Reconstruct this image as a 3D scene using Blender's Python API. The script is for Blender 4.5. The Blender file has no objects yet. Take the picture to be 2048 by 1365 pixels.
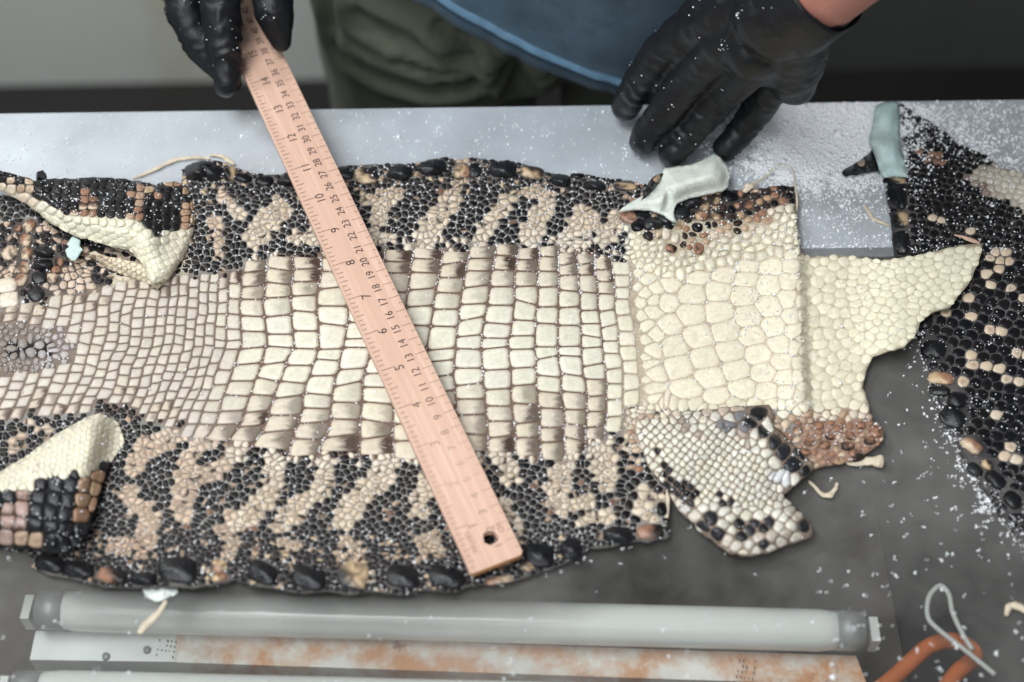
import bpy, bmesh, math, random
import numpy as np
from mathutils import Vector, Matrix, noise as mnoise
from mathutils.geometry import delaunay_2d_cdt

random.seed(7)
RNG = np.random.default_rng(11)
scene = bpy.context.scene
COL = scene.collection

# ------------------------------------------------------------------ camera
PW, PH, F, PITCH, CH = 2048.0, 1365.0, 2844.0, math.radians(53), 0.63
cam_d = bpy.data.cameras.new('camera')
cam_d.sensor_width = 36.0
cam_d.lens = F / PW * 36.0
cam_d.clip_start, cam_d.clip_end = 0.02, 50
cam_d.dof.use_dof = True
cam_d.dof.focus_distance = 0.80
cam_d.dof.aperture_fstop = 4.0
cam = bpy.data.objects.new('camera', cam_d)
COL.objects.link(cam)
cam.location = (0, 0, CH)
cam.rotation_euler = (math.radians(90) - PITCH, 0, 0)
scene.camera = cam

# ------------------------------------------------------------------ world and lamps
world = bpy.data.worlds.new('World')
scene.world = world
world.use_nodes = True
wb = world.node_tree.nodes['Background']
wb.inputs[0].default_value = (0.86, 0.93, 1.0, 1)
wb.inputs[1].default_value = 0.17


def area(name, loc, target, sx, sy, power, col):
    d = bpy.data.lights.new(name, 'AREA')
    d.shape = 'RECTANGLE'
    d.size, d.size_y, d.energy, d.color = sx, sy, power, col
    o = bpy.data.objects.new(name, d)
    COL.objects.link(o)
    o.location = loc
    o.rotation_euler = (Vector(target) - Vector(loc)).to_track_quat('-Z', 'Y').to_euler()
    return o


area('ceiling_lamp', (-0.45, 0.25, 1.55), (0.0, 0.45, 0), 1.2, 0.55, 24, (0.95, 0.98, 1.0))
area('window_light', (-0.5, -1.1, 1.5), (0.0, 0.5, 0), 1.6, 1.0, 20, (0.92, 0.97, 1.0))
area('added_wall_fill', (-1.75, 1.55, 1.9), (-0.4, 1.3, -0.3), 0.7, 0.4, 40, (0.95, 0.98, 1.0))  # added out of view to brighten the back wall and the aluminium's left
scene.view_settings.view_transform = 'Standard'
scene.view_settings.look = 'None'
scene.view_settings.exposure = 0.0
scene.view_settings.gamma = 1.0

# ------------------------------------------------------------------ helpers
CP, SP = math.cos(PITCH), math.sin(PITCH)


def P(x, y, z=0.0):
    """point of the photograph -> the place in the room at height z"""
    x = np.asarray(x, float); y = np.asarray(y, float); z = np.asarray(z, float)
    cx = (x - PW / 2) / F; cy = (PH / 2 - y) / F
    dz = -SP + cy * CP
    t = (z - CH) / dz
    return np.stack([cx * t + 0 * z, (CP + cy * SP) * t, z + 0 * t], -1)


def PY(x, y, Y):
    """point of the photograph -> the place in the room at distance Y"""
    cx = (x - PW / 2) / F; cy = (PH / 2 - y) / F
    t = Y / (CP + cy * SP)
    return Vector((cx * t, Y, CH + t * (-SP + cy * CP)))


def sm(a, b, x):
    t = np.clip((np.asarray(x, float) - a) / (b - a), 0, 1)
    return t * t * (3 - 2 * t)


def mix(a, b, t):
    return tuple(a[i] * (1 - t) + b[i] * t for i in range(3))


def n2(x, y, s=1.0, seed=0.0):
    return mnoise.noise(Vector((x * s, y * s, seed)))


def inpoly(x, y, poly):
    x = np.asarray(x, float); y = np.asarray(y, float)
    r = np.zeros(np.broadcast(x, y).shape, bool)
    n = len(poly)
    for i in range(n):
        x1, y1 = poly[i]; x2, y2 = poly[(i + 1) % n]
        if y1 == y2: continue
        c = (y1 > y) != (y2 > y)
        r ^= c & (x < (x2 - x1) * (y - y1) / (y2 - y1) + x1)
    return r


def dseg(x, y, pts):
    """distance to a polyline"""
    x = np.asarray(x, float); y = np.asarray(y, float)
    d = np.full(np.broadcast(x, y).shape, 1e9)
    for (x1, y1), (x2, y2) in zip(pts[:-1], pts[1:]):
        vx, vy = x2 - x1, y2 - y1
        L = vx * vx + vy * vy + 1e-9
        t = np.clip(((x - x1) * vx + (y - y1) * vy) / L, 0, 1)
        d = np.minimum(d, np.hypot(x - x1 - t * vx, y - y1 - t * vy))
    return d


def link(name, me, mat=None, parent=None, smooth=True):
    o = bpy.data.objects.new(name, me)
    COL.objects.link(o)
    if mat:
        for m in (mat if isinstance(mat, (list, tuple)) else [mat]): me.materials.append(m)
    if smooth and len(me.polygons):
        me.polygons.foreach_set('use_smooth', [True] * len(me.polygons))
    if parent is not None: setparent(o, parent)
    return o


def setparent(o, parent):
    o.parent = parent
    L = Vector(parent['base']) if 'base' in parent.keys() else Vector((0, 0, 0))
    o.matrix_parent_inverse = Matrix.Translation(-L)


def meshof(name, v, f, col=None):
    me = bpy.data.meshes.new(name)
    me.from_pydata([tuple(map(float, p)) for p in v], [], [tuple(map(int, q)) for q in f])
    if col is not None:
        a = me.color_attributes.new('Col', 'FLOAT_COLOR', 'POINT')
        c = np.ones((len(v), 4), np.float32); c[:, :3] = np.asarray(col, np.float32)[:, :3]
        a.data.foreach_set('color', c.ravel())
    return me


def tag(o, label=None, cat=None, group=None, kind=None):
    if label: o['label'] = label
    if cat: o['category'] = cat
    if group: o['group'] = group
    if kind: o['kind'] = kind
    return o


def thing(name, loc, label, cat, group=None):
    o = bpy.data.objects.new(name, None)
    COL.objects.link(o)
    o.empty_display_size = 0.02
    o.location = loc
    o['base'] = [float(c) for c in loc]
    return tag(o, label, cat, group)


def box(v, f, c0, c1):
    b = len(v)
    for z in (c0[2], c1[2]):
        for x, y in ((c0[0], c0[1]), (c1[0], c0[1]), (c1[0], c1[1]), (c0[0], c1[1])): v.append((x, y, z))
    for q in ((3, 2, 1, 0), (4, 5, 6, 7), (0, 1, 5, 4), (1, 2, 6, 5), (2, 3, 7, 6), (3, 0, 4, 7)): f.append([b + i for i in q])


# ------------------------------------------------------------------ materials
def nodes(m):
    m.use_nodes = True
    return m.node_tree, m.node_tree.nodes['Principled BSDF']


def mat(name, col, rough=0.5, metal=0.0, var=0.0, vscale=40, bump=0.0, bscale=300, spec=0.5, attr=False,
        stain=None, stretch=None, sheen=0.0, coat=0.0, rvar=0.0, sss=0.0):
    m = bpy.data.materials.new(name)
    nt, b = nodes(m)
    N, Lk = nt.nodes, nt.links
    b.inputs['Roughness'].default_value = rough
    b.inputs['Metallic'].default_value = metal
    b.inputs['Specular IOR Level'].default_value = spec
    if sheen: b.inputs['Sheen Weight'].default_value = sheen
    if coat:
        b.inputs['Coat Weight'].default_value = coat
        b.inputs['Coat Roughness'].default_value = 0.2
    if sss:
        b.inputs['Subsurface Weight'].default_value = sss
        b.inputs['Subsurface Scale'].default_value = 0.002
    tc = N.new('ShaderNodeTexCoord')
    co = tc.outputs['Object']
    if stretch:
        mp = N.new('ShaderNodeMapping'); mp.inputs['Scale'].default_value = stretch
        Lk.new(co, mp.inputs['Vector']); co = mp.outputs['Vector']
    src = None
    if attr:
        a = N.new('ShaderNodeAttribute'); a.attribute_name = 'Col'; src = a.outputs['Color']
    else:
        r = N.new('ShaderNodeRGB'); r.outputs[0].default_value = (*col, 1); src = r.outputs[0]

    def tex(scale, detail=5, rough_=0.6):
        t = N.new('ShaderNodeTexNoise'); t.inputs['Scale'].default_value = scale
        t.inputs['Detail'].default_value = detail; t.inputs['Roughness'].default_value = rough_
        Lk.new(co, t.inputs['Vector']); return t
    if var:
        t = tex(vscale)
        mr = N.new('ShaderNodeMapRange'); mr.inputs['From Min'].default_value = 0.3; mr.inputs['From Max'].default_value = 0.7
        mr.inputs['To Min'].default_value = 1 - var; mr.inputs['To Max'].default_value = 1 + var
        Lk.new(t.outputs['Fac'], mr.inputs['Value'])
        mx = N.new('ShaderNodeVectorMath'); mx.operation = 'SCALE'
        Lk.new(src, mx.inputs[0]); Lk.new(mr.outputs[0], mx.inputs['Scale']); src = mx.outputs[0]
    if stain:
        for (scol, sscale, lo, hi, amt) in stain:
            t = tex(sscale, 6, 0.65)
            rp = N.new('ShaderNodeMapRange'); rp.inputs['From Min'].default_value = lo; rp.inputs['From Max'].default_value = hi
            rp.inputs['To Max'].default_value = amt
            Lk.new(t.outputs['Fac'], rp.inputs['Value'])
            mm = N.new('ShaderNodeMix'); mm.data_type = 'RGBA'
            Lk.new(rp.outputs[0], mm.inputs[0]); Lk.new(src, mm.inputs[6]); mm.inputs[7].default_value = (*scol, 1)
            src = mm.outputs[2]
    Lk.new(src, b.inputs['Base Color'])
    if rvar:
        t = tex(vscale * 1.7)
        mr = N.new('ShaderNodeMapRange'); mr.inputs['To Min'].default_value = rough - rvar; mr.inputs['To Max'].default_value = rough + rvar
        Lk.new(t.outputs['Fac'], mr.inputs['Value']); Lk.new(mr.outputs[0], b.inputs['Roughness'])
    if bump:
        t = tex(bscale, 6)
        bp = N.new('ShaderNodeBump'); bp.inputs['Strength'].default_value = bump; bp.inputs['Distance'].default_value = 0.001
        Lk.new(t.outputs['Fac'], bp.inputs['Height']); Lk.new(bp.outputs[0], b.inputs['Normal'])
    return m


M = {}
M['scale'] = mat('scale_keratin', (1, 1, 1), 0.27, attr=True, var=0.09, vscale=420, bump=0.12, bscale=900, spec=0.22, rvar=0.12)
M['scute'] = mat('scute_keratin', (1, 1, 1), 0.30, attr=True, var=0.15, vscale=300, bump=0.5, bscale=600, spec=0.55, rvar=0.15)
M['skin'] = mat('hide_skin', (1, 1, 1), 0.6, attr=True, var=0.25, vscale=600, bump=0.8, bscale=1200, spec=0.3)
M['flesh'] = mat('flesh_side', (0.66, 0.69, 0.62), 0.7, var=0.12, vscale=120, bump=0.9, bscale=700, spec=0.25,
                 stain=[((0.46, 0.66, 0.64), 28, 0.52, 0.72, 0.8), ((0.62, 0.52, 0.34), 60, 0.62, 0.75, 0.5)])
M['blue_flesh'] = mat('blue_flesh_side', (0.52, 0.67, 0.66), 0.7, var=0.12, vscale=120, bump=0.7, bscale=600, spec=0.25,
                      stain=[((0.6, 0.6, 0.48), 25, 0.5, 0.7, 0.7)])
M['scrap'] = mat('dried_fat', (0.62, 0.53, 0.40), 0.6, var=0.2, vscale=200, bump=0.9, bscale=500, spec=0.35)
M['white_scrap'] = mat('wet_membrane', (0.62, 0.66, 0.63), 0.4, var=0.12, vscale=150, bump=0.6, bscale=400)
M['salt'] = mat('salt', (0.88, 0.89, 0.91), 0.35, spec=0.5, sss=0.0)
M['sheet'] = mat('brushed_aluminium', (0.53, 0.565, 0.60), 0.40, metal=0.35, var=0.16, vscale=14, bump=0.12, bscale=220, rvar=0.12,
                 stain=[((0.52, 0.55, 0.58), 45, 0.50, 0.72, 0.55), ((0.25, 0.28, 0.31), 9, 0.55, 0.75, 0.4)])
M['frame'] = mat('steel_strip', (0.50, 0.52, 0.54), 0.35, metal=0.7, var=0.15, vscale=60, bump=0.1)
M['housing'] = mat('dirty_tray', (0.075, 0.060, 0.050), 0.6, var=0.3, vscale=18, bump=0.2, bscale=200,
                   stain=[((0.05, 0.035, 0.03), 12, 0.5, 0.7, 0.8)])
M['dark_metal'] = mat('dark_metal', (0.030, 0.028, 0.027), 0.5, var=0.3, vscale=12)
M['enamel'] = mat('rusty_enamel', (0.84, 0.81, 0.76), 0.5, var=0.08, vscale=30,
                  stain=[((0.66, 0.30, 0.12), 34, 0.42, 0.60, 0.95), ((0.25, 0.09, 0.04), 55, 0.62, 0.72, 0.8)])
M['enamel_clean'] = mat('white_enamel', (0.80, 0.81, 0.80), 0.45, var=0.08, vscale=30, stain=[((0.50, 0.30, 0.18), 50, 0.6, 0.75, 0.35)])
M['tube'] = mat('tube_phosphor', (0.84, 0.84, 0.82), 0.2, var=0.05, vscale=10, spec=0.6)
M['cap'] = mat('tube_cap', (0.35, 0.36, 0.36), 0.5, metal=0.4, var=0.2, vscale=80)
M['plastic'] = mat('white_plastic', (0.74, 0.74, 0.71), 0.45)
M['ink'] = mat('print_ink', (1, 1, 1), 0.7, attr=True, spec=0.2)
M['dark_ink'] = mat('label_print', (0.16, 0.16, 0.16), 0.7)
M['wood'] = mat('pale_wood', (0.60, 0.385, 0.29), 0.5, var=0.10, vscale=6, stretch=(1.0, 26, 26), bump=0.12, bscale=40, spec=0.35,
                stain=[((0.80, 0.58, 0.44), 9, 0.5, 0.72, 0.6), ((0.55, 0.33, 0.22), 22, 0.60, 0.75, 0.35)])
M['end_grain'] = mat('end_grain', (0.52, 0.24, 0.08), 0.5, var=0.2, vscale=300)
M['glove'] = mat('nitrile', (0.0075, 0.008, 0.0098), 0.44, var=0.25, vscale=60, bump=0.7, bscale=170, spec=0.36, rvar=0.1)
M['denim'] = mat('blue_cotton', (0.056, 0.096, 0.132), 0.85, var=0.28, vscale=26, bump=0.5, bscale=900, spec=0.2, sheen=0.15,
                 stain=[((0.11, 0.165, 0.215), 38, 0.52, 0.75, 0.55)])
M['seam'] = mat('blue_seam', (0.11, 0.20, 0.29), 0.85, var=0.2, vscale=120, bump=0.5, bscale=900, spec=0.2)  # stitched seam, the highlight along its ridge put into the lighter blue
M['khaki'] = mat('olive_cotton', (0.122, 0.130, 0.096), 0.85, var=0.15, vscale=18, bump=0.4, bscale=900, spec=0.2, sheen=0.1)
M['arm'] = mat('arm_skin', (0.52, 0.22, 0.17), 0.5, var=0.15, vscale=60, bump=0.3, bscale=500, sss=0.1)
M['cord'] = mat('orange_cord', (0.56, 0.15, 0.045), 0.5, var=0.15, vscale=50)
M['wire'] = mat('white_wire', (0.6, 0.6, 0.58), 0.5)
M['wall'] = mat('pale_wall', (0.76, 0.77, 0.71), 0.7, var=0.06, vscale=4,
                stain=[((0.64, 0.60, 0.43), 6.5, 0.52, 0.68, 0.75)], stretch=(1.0, 1.0, 0.22))
M['wall_dark'] = mat('grey_wall', (0.115, 0.12, 0.108), 0.7, var=0.1, vscale=5)
M['floor'] = mat('dark_floor', (0.012, 0.011, 0.010), 0.7, var=0.3, vscale=5)


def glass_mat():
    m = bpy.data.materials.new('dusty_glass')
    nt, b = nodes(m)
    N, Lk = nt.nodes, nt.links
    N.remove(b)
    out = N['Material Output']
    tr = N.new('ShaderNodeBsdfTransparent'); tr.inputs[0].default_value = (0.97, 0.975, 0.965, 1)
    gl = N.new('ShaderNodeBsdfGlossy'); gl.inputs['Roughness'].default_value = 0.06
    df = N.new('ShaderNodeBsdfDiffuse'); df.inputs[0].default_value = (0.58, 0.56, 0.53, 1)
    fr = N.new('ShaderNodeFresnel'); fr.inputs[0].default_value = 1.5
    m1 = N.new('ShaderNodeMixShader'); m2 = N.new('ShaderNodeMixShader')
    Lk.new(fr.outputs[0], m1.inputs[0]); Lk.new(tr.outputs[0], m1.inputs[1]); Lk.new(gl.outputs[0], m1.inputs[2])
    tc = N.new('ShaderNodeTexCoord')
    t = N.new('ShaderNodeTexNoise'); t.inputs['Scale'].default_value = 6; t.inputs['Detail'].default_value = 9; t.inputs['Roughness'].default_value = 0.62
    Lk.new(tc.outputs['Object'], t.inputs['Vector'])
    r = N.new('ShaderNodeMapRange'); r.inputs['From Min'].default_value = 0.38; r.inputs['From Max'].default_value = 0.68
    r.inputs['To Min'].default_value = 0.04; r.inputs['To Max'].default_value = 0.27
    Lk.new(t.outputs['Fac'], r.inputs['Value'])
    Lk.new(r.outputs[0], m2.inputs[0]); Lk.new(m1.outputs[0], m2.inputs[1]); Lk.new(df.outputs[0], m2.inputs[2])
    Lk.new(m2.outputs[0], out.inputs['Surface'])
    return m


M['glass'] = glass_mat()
M['clear'] = bpy.data.materials.new('clear_glass')
nt, b_ = nodes(M['clear'])
nt.nodes.remove(b_)
t_ = nt.nodes.new('ShaderNodeBsdfTransparent'); t_.inputs[0].default_value = (0.97, 0.985, 0.975, 1)
nt.links.new(t_.outputs[0], nt.nodes['Material Output'].inputs['Surface'])

# ------------------------------------------------------------------ the room
FZ = -0.9
v, f = [], []
box(v, f, (-3, -1.5, FZ - 0.05), (3, 3.2, FZ))
tag(link('floor', meshof('floor', v, f), M['floor'], smooth=False), kind='structure')


def wall(name, a, b, mt, z1=2.4, th=0.08):
    a, b = Vector(a), Vector(b)
    n = Vector((-(b - a).y, (b - a).x, 0)).normalized() * th
    v = [a, b, b + n, a + n]
    v = [(p.x, p.y, FZ) for p in v] + [(p.x, p.y, z1) for p in v]
    f = [(3, 2, 1, 0), (4, 5, 6, 7), (0, 1, 5, 4), (1, 2, 6, 5), (2, 3, 7, 6), (3, 0, 4, 7)]
    return tag(link(name, meshof(name, v, f), mt, smooth=False), kind='structure')


wl, wr = P(-400, 180, FZ), P(2500, 122, FZ)
wm = wl + (wr - wl) * 0.56
wall('wall', wl + (wl - wr) * 0.5, wm, M['wall'])
wall('wall', wm + (wr - wm) * 0.002, wr + (wr - wl) * 0.5, M['wall_dark'])

# ------------------------------------------------------------------ work table
table = thing('work_table', (0, 0.3, FZ), 'metal work table with a bare aluminium top and a dusty glass light panel in front', 'table')
e0, e1 = P(0, 228, 0), P(2048, 200, 0)
ex = (e1 - e0) / np.linalg.norm(e1 - e0)          # along the far edge
ey = np.array([ex[1], -ex[0], 0.0])               # towards the camera
ang = math.atan2(ex[1], ex[0])
s0, s1 = P(1604, 502, 0), P(1790, 510, 0)


def tb(u, w, z):                                   # table coordinates: along, towards camera
    p = e0 + ex * u + ey * w
    return (p[0], p[1], z)


def tbox(v, f, u0, u1, w0, w1, z0, z1):
    b = len(v)
    for z in (z0, z1):
        for u, w in ((u0, w1), (u1, w1), (u1, w0), (u0, w0)): v.append(tb(u, w, z))
    for q in ((3, 2, 1, 0), (4, 5, 6, 7), (0, 1, 5, 4), (1, 2, 6, 5), (2, 3, 7, 6), (3, 0, 4, 7)): f.append([b + i for i in q])


WG = float(np.dot(P(1700, 508, 0) - e0, ey))      # where the glass begins
U0, U1, WE = -0.5, 1.25, 0.62
v, f = [], []
tbox(v, f, U0, U1, 0, WG - 0.004, -0.004, 0)
link('aluminium_sheet', meshof('sheet', v, f), M['sheet'], table, False)
v, f = [], []
tbox(v, f, U0, U1, WG - 0.0035, WG + 0.0035, -0.006, 0.0012)
link('edge_strip', meshof('strip', v, f), M['frame'], table, False)
v, f = [], []
tbox(v, f, U0 + 0.02, U1 - 0.02, WG + 0.004, WE, -0.007, -0.001)
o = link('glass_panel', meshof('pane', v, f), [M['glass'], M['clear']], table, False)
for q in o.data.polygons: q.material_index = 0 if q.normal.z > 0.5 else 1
v, f = [], []
tbox(v, f, U0, U0 + 0.019, WG + 0.004, WE + 0.02, -0.012, -0.0005)
tbox(v, f, U1 - 0.019, U1, WG + 0.004, WE + 0.02, -0.012, -0.0005)
tbox(v, f, U0 + 0.02, U1 - 0.02, WE + 0.001, WE + 0.02, -0.012, -0.0005)
link('panel_frame', meshof('pframe', v, f), M['frame'], table, False)
v, f = [], []
tbox(v, f, U0 + 0.01, U1 - 0.01, 0.01, 0.05, -0.06, -0.0045)
tbox(v, f, U0 + 0.01, U1 - 0.01, WG - 0.02, WG - 0.005, -0.13, -0.0075)
tbox(v, f, U0 + 0.01, U0 + 0.016, WG, WE, -0.13, -0.013)
tbox(v, f, U1 - 0.016, U1 - 0.01, WG, WE, -0.13, -0.013)
tbox(v, f, U0 + 0.01, U1 - 0.01, WE, WE + 0.006, -0.13, -0.013)
tbox(v, f, U0 + 0.01, U1 - 0.01, WG - 0.02, WE, -0.135, -0.131)
link('light_well', meshof('well', v, f), M['dark_metal'], table, False)
for u, w in ((U0 + 0.03, 0.03), (U1 - 0.07, 0.03), (U0 + 0.03, WE - 0.05), (U1 - 0.07, WE - 0.05)):
    v, f = [], []
    tbox(v, f, u, u + 0.04, w, w + 0.04, FZ, -0.136 if w > 0.2 else -0.061)
    link('leg', meshof('leg', v, f), M['frame'], table, False)

# ------------------------------------------------------------------ light fixture under the glass
ZF = -0.115


def tube_mesh(pts, rads, n=16, caps=True, flat=1.0):
    pts = [Vector(p) for p in pts]
    v, f = [], []
    for i, p in enumerate(pts):
        d = (pts[min(i + 1, len(pts) - 1)] - pts[max(i - 1, 0)]).normalized()
        up = Vector((0, 0, 1)) if abs(d.z) < 0.9 else Vector((1, 0, 0))
        s = d.cross(up).normalized(); t = s.cross(d).normalized()
        for k in range(n):
            a = 2 * math.pi * k / n
            v.append(p + s * math.cos(a) * rads[i] + t * math.sin(a) * rads[i] * flat)
    for i in range(len(pts) - 1):
        for k in range(n):
            f.append((i * n + k, i * n + (k + 1) % n, (i + 1) * n + (k + 1) % n, (i + 1) * n + k))
    if caps:
        f.append(tuple(range(n))[::-1]); f.append(tuple((len(pts) - 1) * n + k for k in range(n)))
    return v, f


fix = thing('light_fixture', tuple(P(900, 1300, ZF)), 'unlit twin tube fluorescent light fixture with a rusty white spine, under the glass', 'light fixture')
fl, frr = P(-160, 900, ZF), P(1745, 870, ZF)
fn = P(1830, 1500, ZF)
tray = [P(40, 1000, ZF), P(1722, 880, ZF), P(1850, 1560, ZF), P(-160, 1560, ZF)]
v = [(*p[:2], ZF) for p in tray] + [(*p[:2], ZF + 0.002) for p in tray]
f = [(3, 2, 1, 0), (4, 5, 6, 7), (0, 1, 5, 4), (1, 2, 6, 5), (2, 3, 7, 6), (3, 0, 4, 7)]
f = [tuple(reversed(q)) for q in f]
link('reflector_tray', meshof('tray', v, f), M['housing'], fix, False)
ZT = -0.048


def lamp_tube(p0, p1, r):
    a, b = Vector(P(*p0, ZT)), Vector(P(*p1, ZT))
    d = (b - a).normalized()
    t = link('fluorescent_tube', meshof('ftube', *tube_mesh([a + d * x for x in (0.0, 0.01, 0.012)] + [a.lerp(b, k / 12) for k in range(1, 12)] + [b - d * x for x in (0.012, 0.01, 0)],
             [r * 0.9, r * 0.97, r] + [r] * 11 + [r, r * 0.97, r * 0.9], 28)), M['tube'], fix)
    for e, s in ((a, -1), (b, 1)):
        link('tube_cap', meshof('tcap', *tube_mesh([e - d * s * 0.004, e + d * s * 0.010, e + d * s * 0.011], [r * 0.95, r * 0.95, r * 0.7], 24)), M['cap'], t)
        v, f = [], []
        c = e + d * s * 0.016
        box(v, f, (-0.0022, -r * 0.62, -r * 0.9), (0.0022, r * 0.62, r * 0.30))
        R = Matrix.Translation(c) @ Matrix.Rotation(math.atan2(d.y, d.x), 4, 'Z')
        v = [R @ Vector(q) for q in v]
        link('lamp_holder', meshof('holder', v, f), M['plastic'], fix, False)
    return t


r1 = float(np.linalg.norm(P(900, 1197, ZT) - P(900, 1293, ZT))) / 2 * 0.80
lamp_tube((118, 1221), (1685, 1262), r1)
lamp_tube((70, 1384), (1760, 1425), r1)
ZB = -0.062
spine = [(72, 1263), (352, 1267), (352, 1325), (60, 1321)], [(352, 1267), (1712, 1312), (1735, 1372), (352, 1325)]
for nm, q, mt in (('spine_end', spine[0], M['enamel_clean']), ('spine_cover', spine[1], M['enamel'])):
    t = [P(*p, ZB) for p in q]
    v = [(*p[:2], ZF + 0.003) for p in t] + [(*p[:2], ZB + (0.0006 if nm == 'spine_end' else 0)) for p in t]
    f = [tuple(reversed(x)) for x in ((3, 2, 1, 0), (4, 5, 6, 7), (0, 1, 5, 4), (1, 2, 6, 5), (2, 3, 7, 6), (3, 0, 4, 7))]
    link(nm, meshof(nm, v, f), mt, fix, False)
for x, y in ((212, 1313), (294, 1300)):
    c = Vector(P(x, y, ZB + 0.0015))
    link('screw', meshof('screw', *tube_mesh([c - Vector((0, 0, 0.001)), c + Vector((0, 0, 0.0008))], [0.0022, 0.0019], 12)), M['cap'], fix)
# faded rating label: rows of worn print, no readable letters left
v, f = [], []
for (x0, y0, nx, ny, dx, dy) in ((318, 1278, 5, 4, 8, 10), (1478, 1318, 5, 4, 8, 11)):
    for i in range(nx):
        for j in range(ny):
            if random.random() < 0.25: continue
            w, h = random.uniform(2, 4), random.uniform(3, 7)
            a = [P(x0 + i * dx - j * 2, y0 + j * dy + i, ZB + 0.0012), P(x0 + i * dx + w - j * 2, y0 + j * dy + i, ZB + 0.0012),
                 P(x0 + i * dx + w - j * 2, y0 + j * dy + h + i, ZB + 0.0012), P(x0 + i * dx - j * 2, y0 + j * dy + h + i, ZB + 0.0012)]
            b = len(v); v += [tuple(p) for p in a]; f.append((b + 3, b + 2, b + 1, b))
link('worn_print', meshof('print', v, f), M['dark_ink'], fix, False)
v, f = [], []


def smooth_path(pts, n=6):
    pts = [np.array(p, float) for p in pts]
    o = []
    for i in range(len(pts) - 1):
        p0, p1, p2, p3 = pts[max(i - 1, 0)], pts[i], pts[i + 1], pts[min(i + 2, len(pts) - 1)]
        for k in range(n):
            t = k / n
            o.append(0.5 * ((2 * p1) + (p2 - p0) * t + (2 * p0 - 5 * p1 + 4 * p2 - p3) * t * t + (3 * p1 - p0 - 3 * p2 + p3) * t ** 3))
    o.append(pts[-1])
    return o


def cable(name, px, z, r, mt, label, cat):
    path = [P(p[0], p[1], z) for p in smooth_path(px)]
    o = link(name, meshof(name, *tube_mesh(path, [r] * len(path), 12)), mt)
    return tag(o, label, cat)


cable('extension_cord', [(1700, 1420), (1775, 1366), (1820, 1325), (1860, 1292), (1905, 1282), (1940, 1296), (1948, 1316), (1915, 1345), (1885, 1385), (1850, 1440)], -0.05, 0.0043, M['cord'],
      'thick orange cord bent in a loop under the glass', 'cord')
cable('thin_wire', [(1990, 1350), (1935, 1305), (1880, 1262), (1856, 1235), (1858, 1195), (1880, 1172), (1898, 1190), (1905, 1225), (1925, 1268), (1945, 1300)], -0.03, 0.0013, M['wire'],
      'thin white wire looped beside the orange cord', 'wire')

# ------------------------------------------------------------------ hides: tools
def densify(poly, step=9, jit=1.2, seed=0.0, closed=True):
    o = []
    n = len(poly)
    for i in range(n if closed else n - 1):
        a = np.array(poly[i], float); b = np.array(poly[(i + 1) % n], float)
        k = max(1, int(np.linalg.norm(b - a) / step))
        nv = np.array([-(b - a)[1], (b - a)[0]]) / (np.linalg.norm(b - a) + 1e-9)
        for j in range(k):
            p = a + (b - a) * j / k
            o.append(p + nv * jit * 1.6 * n2(p[0], p[1], 0.13, seed))
    return o


def sheet_px(name, poly, hfun, colfun, mt, parent, step=13, th=0.0016, jit=1.2, seed=0.0):
    """a hide-like sheet cut to an outline, lying at the height hfun"""
    out = densify(poly, 9, jit, seed)
    xs = [p[0] for p in out]; ys = [p[1] for p in out]
    gx, gy = np.meshgrid(np.arange(min(xs), max(xs), step), np.arange(min(ys), max(ys), step))
    gx = gx + (np.arange(gx.shape[0])[:, None] % 2) * step * 0.5
    gx, gy = gx.ravel(), gy.ravel()
    k = inpoly(gx, gy, [tuple(p) for p in out])
    gx, gy = gx[k], gy[k]
    d = dseg(gx, gy, [tuple(p) for p in out] + [tuple(out[0])])
    k = d > step * 0.45
    pts = [Vector((p[0], p[1])) for p in out] + [Vector((a, b)) for a, b in zip(gx[k], gy[k])]
    n = len(out)
    r = delaunay_2d_cdt(pts, [(i, (i + 1) % n) for i in range(n)], [], 1, 1e-4)
    xy = np.array([(p.x, p.y) for p in r[0]])
    pos = P(xy[:, 0], xy[:, 1], hfun(xy[:, 0], xy[:, 1]))
    fc = []
    for t in r[2]:
        a, b, c = [xy[i] for i in t[:3]]
        nz = (b[0] - a[0]) * (c[1] - a[1]) - (b[1] - a[1]) * (c[0] - a[0])
        fc.append(tuple(t) if nz < 0 else tuple(reversed(t)))
    col = None if colfun is None else np.array([colfun(x, y) for x, y in xy])
    o = link(name, meshof(name, pos, fc, col), mt, parent)
    s = o.modifiers.new('thickness', 'SOLIDIFY'); s.thickness = th; s.offset = -1
    return o


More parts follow.
